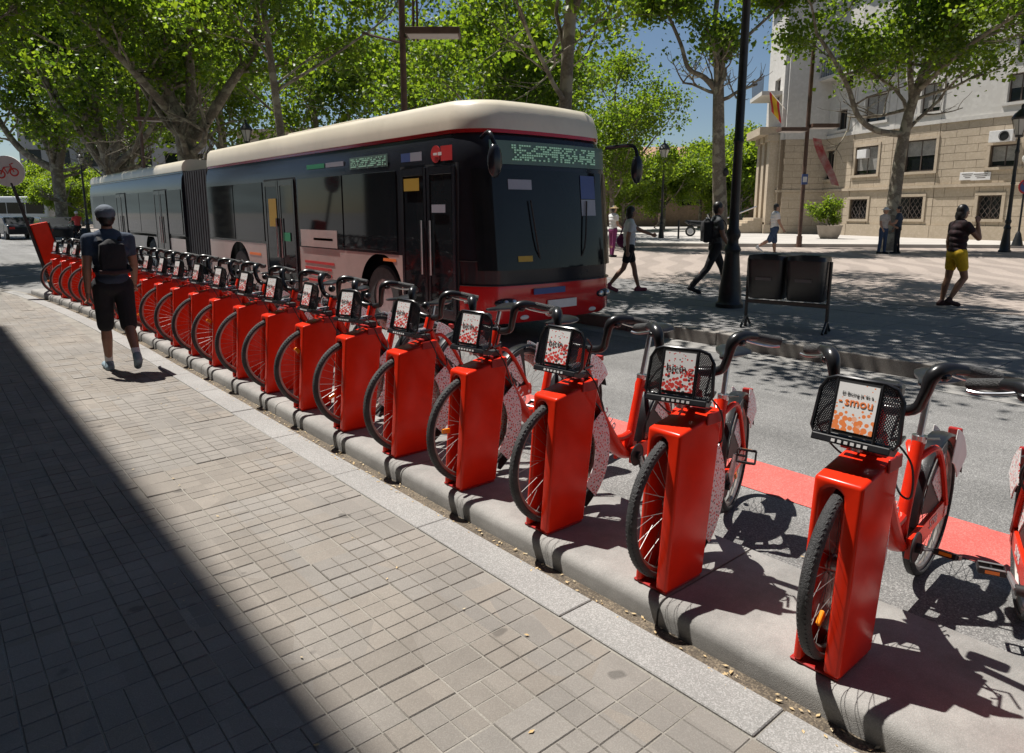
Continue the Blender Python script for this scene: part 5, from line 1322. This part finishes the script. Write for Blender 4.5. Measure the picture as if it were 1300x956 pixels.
        th = w_ + fwd*.03*S + sideax*.022*S; t1 = th + (sideax*.7+fwd*.7)*.035*S; capsule(mb, th, .012*S, t1, .011*S, n=8); capsule(mb, t1, .011*S, t1+fwd*.03*S, .009*S, n=8)
    body = fuse(mb, 'body', skin, t, vox, 1)
    if shirt:
        sm = MB(); torso(sm, .016, .93, 1.45)
        for s in (1,-1):
            a0, e, _, _ = A[s]; capsule(sm, a0+V((0,-s*.05,.01)), .062*S*B, a0, .066*S*B); capsule(sm, a0, .066*S*B, a0.lerp(e, sleeve), .053*S*B) if sleeve > 0 else None
        fuse(sm, 'shirt', shirt, t, vox*1.2, 7)
    if pants:
        pm_ = MB(); torso(pm_, .012, .84, .97)
        for s in (1,-1):
            h, k, an, _, _ = L[s]; capsule(pm_, h, .102*S*B, h.lerp(k, min(1, pant_len/.5)), .082*S*B if pant_len < .8 else .066*S*B)
            if pant_len > .6: capsule(pm_, k, .066*S*B, k.lerp(an, min(.97, (pant_len-.5)*2)), .056*S)
        fuse(pm_, 'trousers' if pant_len > .6 else 'shorts', pants, t, vox*1.2)
    if shoe:
        for s in (1,-1):
            _, k, an, he, to = L[s]; sh_ = MB(); capsule(sh_, he, .044*S, to, .038*S); capsule(sh_, an, .043*S, he, .044*S); fuse(sh_, 'shoe', shoe, t, vox)
            if sock: sk = MB(); capsule(sk, an+(k-an).normalized()*.09*S, .042*S, an, .040*S); fuse(sk, 'sock', sock, t, vox)
    if hair:
        hm_ = MB(); hm_.sphere(HP(-.014,0,.034), 1, 16, sc=(.096*S,.084*S,.105*S)) if not cap else None; hm_.sphere(HP(-.045,0,-.015), 1, 12, sc=(.062*S,.076*S,.085*S))
        if longhair:
            hm_.sphere(HP(-.055,0,-.06), 1, 12, sc=(.065*S,.088*S,.105*S)); hm_.sphere(HP(-.02,.05,-.02), 1, 10, sc=(.05*S,.045*S,.09*S)); hm_.sphere(HP(-.02,-.05,-.02), 1, 10, sc=(.05*S,.045*S,.09*S))
        hr = fuse(hm_, 'hair', HAIRD, t, vox)
    for s in (1,-1): MB().sphere(HP(.083, s*.030, .012), .010*S, 8, sc=(.6,1.3,.7)).build('eye', EYEM, body)
    MB().sphere(HP(.083, 0, -.058), .018*S, 8, sc=(.5,1.2,.35)).build('mouth', LIPM, body)
    if cap:
        cm = MB(); cm.sphere(HP(-.008,0,.045), 1, 18, sc=(.110*S,.096*S,.090*S)); cm.box(HP(.04,-.065,.045), HP(.19,.065,.060)); fuse(cm, 'cap', cap, t, vox)
    if hat:
        cm = MB(); cm.sphere(HP(0,0,.06), 1, 16, sc=(.10*S,.09*S,.075*S)); cm.lathe([(.01,-.012),(.17*S,-.016),(.17*S,.004),(.01,.012)], 20, HP(0,0,.05)); fuse(cm, 'hat', hat, t, vox)
    return t, {'A': A, 'L': L, 'chest': chest, 'head': head, 'S': S, 'D': D}
def backpack(label, t, info, m, size=(.13,.27,.40), xo=-.175, band=None):
    S = info['S']; b = thing('backpack', label, 'backpack', t.location, t.rotation_euler.z)
    c = info['chest'] + V((xo*S, 0, -.02))
    mb = MB(); a, w_, h_ = size
    mb.sphere(c, 1, 16, sc=(a*.55, w_*.5, h_*.5)); mb.box(c-V((a*.4, w_*.42, h_*.42)), c+V((a*.40, w_*.42, h_*.36)))
    bd = fuse(mb, 'pack_body', m, b, .014, 10)
    for s in (1, -1): MB().tube(bez([c+V((a*.4, s*.09, .17)), c+V((.20, s*.10, .235)), c+V((.315, s*.12, .14)), c+V((.30, s*.155, -.05)), c+V((a*.3, s*.16, -.15))], 5), .022, 8, flat=(1,.35)).build('shoulder_strap', m, b, smooth=True)
    if band: MB().tube(bez([c+V((-a*.30,-w_*.5,-h_*.36)), c+V((-a*.62,0,-h_*.38)), c+V((-a*.30,w_*.5,-h_*.36))], 5), .020, 8, flat=(.5,1)).build('hip_band', band, b, smooth=True)
    return b
FR = -HEAD          # facing the right-hand side of the picture
NAVY = fabric('navy_cotton', (0.030, 0.045, 0.075)); BLK = fabric('black_cloth', (0.010, 0.010, 0.013)); WCL = fabric('white_cotton', (0.62, 0.62, 0.62), .06); BLUS = fabric('blue_shorts', (0.035, 0.06, 0.12)); YELS = fabric('yellow_shorts', (0.62, 0.40, 0.015)); FLOR = mat('floral_black', (0.012,0.010,0.012), .85, var=.5, vscale=16, col2=(0.035,0.008,0.012)); GREYC = fabric('grey_cap', (0.10, 0.12, 0.15)); PNKS = fabric('pink_shoe', (0.30, 0.07, 0.10)); BLSH = fabric('blue_shoe', (0.20, 0.27, 0.31)); STRAW = fabric('straw_hat', (0.40, 0.29, 0.15)); PURP = fabric('purple_bag', (0.16, 0.02, 0.10)); MAROON = fabric('maroon_shoe', (0.05,0.02,0.02))
STR = fabric('dark_stripe', (0.05, 0.055, 0.06), .6)
t, i = person('man in navy shirt, black shorts and grey cap walking away along the docked bicycles', (1.55, 8.33, 0.0), R(90)-.05, 1.74, legs=((10,4),(-14,34)), arms=((-12,14),(14,22)), shirt=NAVY, pants=BLK, pant_len=.53, shoe=BLSH, cap=GREYC, skin=SKIN2, vox=.010, build=1.0, sock=WCL)
backpack('small black backpack with dull red band on the man walking past the docks', t, i, BLK, band=MAROON)
t, i = person('woman in black floral top and yellow shorts walking with a hand raised to her mouth', (13.0, 3.96, .15), FR, 1.64, legs=((-6,3),(16,46)), arms=((-4,12),(42,150)), shirt=FLOR, pants=YELS, pant_len=.28, shoe=MAROON, longhair=True, skin=SKIN2, sleeve=.45, build=1.08, vox=.011)
p = gnd(905, 372, .15)
t, i = person('man in dark clothes with backpack striding past the black lamp post', p, FR, 1.76, legs=((24,6),(-22,18)), arms=((-6,18),(14,20)), shirt=STR, pants=BLK, pant_len=1.0, shoe=BLK, skin=SKIN2, vox=.012)
backpack('black backpack on the man striding past the lamp post', t, i, BLK, size=(.22,.30,.48))
p = gnd(981, 325, .15)
t, i = person('man in white shirt and blue shorts striding across the sunlit square', p, FR, 1.82, legs=((8,3),(-26,36)), arms=((-8,14),(12,20)), shirt=WCL, pants=BLUS, pant_len=.5, shoe=WCL, skin=SKIN, vox=.014, build=1.15)
p = gnd(797, 370, .15)
t, i = person('woman in white top with pink shoes stepping out beside the bus front', p, FR, 1.66, legs=((18,4),(-16,24)), arms=((62,8),(-14,14)), shirt=WCL, pants=BLK, pant_len=.3, shoe=PNKS, longhair=True, skin=SKIN2, vox=.012)
bg_ = thing('shoulder_bag', 'purple shoulder bag carried by the woman beside the bus front', 'bag', t.location, FR)
mb = MB(); mb.sphere((-.02,.26,.98), 1, 14, sc=(.20,.09,.16)); fuse(mb, 'bag_body', PURP, bg_, .014); MB().tube(bez([(-.15,.26,1.05), (-.04,.19,1.42), (.02,.10,1.44), (.14,.24,1.05)], 5), .014, 6).build('bag_strap', PURP, bg_, smooth=True)
p = cl(24.5, 24.5*(779-650)/895, .15)
person('person in white shirt and straw hat standing beyond the bus front', p, FR+.5, 1.74, legs=((2,2),(-4,4)), arms=((10,40),(4,50)), shirt=WCL, pants=PURP, pant_len=1.0, shoe=BLK, hat=STRAW, skin=SKIN, vox=.014)
p = gnd(1119, 322, .15)
person('person in pale shirt and white hat standing at the tree by the corner building', p, FR-1.2, 1.70, legs=((3,2),(-3,3)), arms=((14,50),(6,30)), shirt=fabric('pale_shirt', (0.42,0.38,0.34)), pants=BLUS, pant_len=1.0, shoe=BLK, hat=WCL, vox=.016)
p = gnd(1137, 322, .15)
person('person in dark blue clothes standing at the tree by the corner building', p, FR+2.6, 1.74, legs=((3,2),(-3,3)), arms=((20,60),(6,20)), shirt=NAVY, pants=BLK, pant_len=1.0, shoe=BLK, vox=.016)
p = gnd(837, 291, .30)
person('person in pale pink clothes far off by the brown wall', p, FR, 1.65, shirt=fabric('pale_pink', (0.5,0.33,0.3)), pants=fabric('beige', (0.42,0.33,0.25)), pant_len=1.0, shoe=BLK, vox=.022)

# ================================================================== FAR VEHICLES by the street corner
def simple_car(label, loc, rz, body, lid, cat='car', name='taxi', s=1.0):
    t = thing(name, label, cat, loc, rz)
    prof = [(-2.2,.35),(-2.2,.80),(-2.05,.95),(-1.5,1.0),(-.95,1.42),(.55,1.46),(1.25,1.0),(2.05,.88),(2.2,.62),(2.2,.35)]
    lower = [q for q in prof]
    MB().prism(prof, -.86, .86).build('body', body, t, bevel=.06)
    for sx in (-1, 1):
        MB().prism([(-1.35,1.02), (-.88,1.36), (.48,1.39), (1.05,1.02)], sx*.862-.004, sx*.862+.004).build('side_window', GLASS, t)
        MB().box((-1.1, sx*.864-.004, .45), (1.15, sx*.864+.004, .95)).build('door', lid, t)
        for x in (-1.35, 1.35):
            w_ = MB().lathe([(.18,-.1),(.30,-.1),(.32,-.07),(.32,.07),(.30,.1),(.18,.1)], 24, (x, sx*.80, .32), 'y', closed=True).build('wheel', RUBBER, t, smooth=True); MB().cyl((x, sx*.86, .32), .19, .04, 16, 'y').build('wheel_disc', ALU, w_)
        MB().sphere((2.12, sx*.62, .70), .12, 10, sc=(.5,1.3,.7)).build('headlight', WHITEP, t, smooth=True); MB().box((-2.22, sx*.62-.14, .68), (-2.18, sx*.62+.14, .82)).build('tail_lamp', DARKRED, t)
    MB().prism([(1.21,1.02), (.53,1.43), (.57,1.45), (1.27,1.02)], -.72, .72).build('windscreen', GLASS, t)
    return t
simple_car('black and yellow taxi waiting beyond the bicycle row end', (6.3, 48.0, -.02), R(92), BBLK, YEL)
simple_car('dark car stopped behind the taxi at the corner', (5.2, 56, -.02), R(95), BBLK, BBLK, name='parked_car')
CO = thing('white_coach', 'white coach with dark window band crossing beyond the street corner', 'coach', cl(72, -52.5, -.02), R(180)-HEAD)
BWHT = mat('coach_white', (0.62,0.63,0.66), .3, coat=.3)
MB().box((-6,-1.25,.35), (6,1.25,3.3)).build('body', BWHT, CO, bevel=.18)
for sx in (-1, 1):
    for k in range(6): MB().box((-5.6+k*1.9, sx*1.252-.006, 1.6), (-5.6+k*1.9+1.84, sx*1.252+.006, 2.7)).build('window', GLASS, CO)
    for x in (-3.8, 3.6): MB().lathe([(.25,-.12),(.46,-.12),(.48,0),(.46,.12),(.25,.12)], 20, (x, sx*1.15, .48), 'y', closed=True).build('wheel', RUBBER, CO, smooth=True)
# scooter rider waiting beside the taxi
p = (6.9, 44.5, -.02)
sc_ = thing('scooter', 'scooter waiting with its rider beyond the row end', 'scooter', p, R(100))
for x in (-.62, .62): MB().torus((x,0,.25), .19, .06, 20, 8).build('wheel', RUBBER, sc_, smooth=True)
MB().tube(bez([(.5,0,.95), (.42,0,.45), (.1,0,.32), (-.3,0,.55), (-.8,0,.72)], 5), [.09]*8+[.12]*7+[.17]*6, 10).build('body', BBLK, sc_, smooth=True); MB().tube([(.42,-.32,1.02), (.48,0,1.0), (.42,.32,1.02)], .022, 8).build('handlebar', STEEL, sc_)
t, i = person('scooter rider in red top and pale helmet beyond the row end', (6.84, 44.2, .30), R(100), 1.72, legs=((70,75),(70,75)), arms=((45,30),(45,30)), shirt=VINR, pants=BLK, pant_len=1.0, shoe=BLK, vox=.025, hair=False, cap=WCL)
# low hedge of the planted strip beyond the crossing
HG = thing('hedge', 'clipped yellow green hedge strip beyond the crossing', 'hedge', cl(66, -50.5, 0), -HEAD)
pts = [(x*.5-9, random.uniform(-.4,.4), random.uniform(.2,.8)) for x in range(36) for _ in range(5)]
obj('foliage', leaf_cloud('foliage', pts, 22, .22, .16, 91, LEAFB), HG); MB().box((-9,-.4,-.05), (9,.4,.5)).build('core', mat('hedge_wood', (0.05,0.06,0.02), .9), HG)
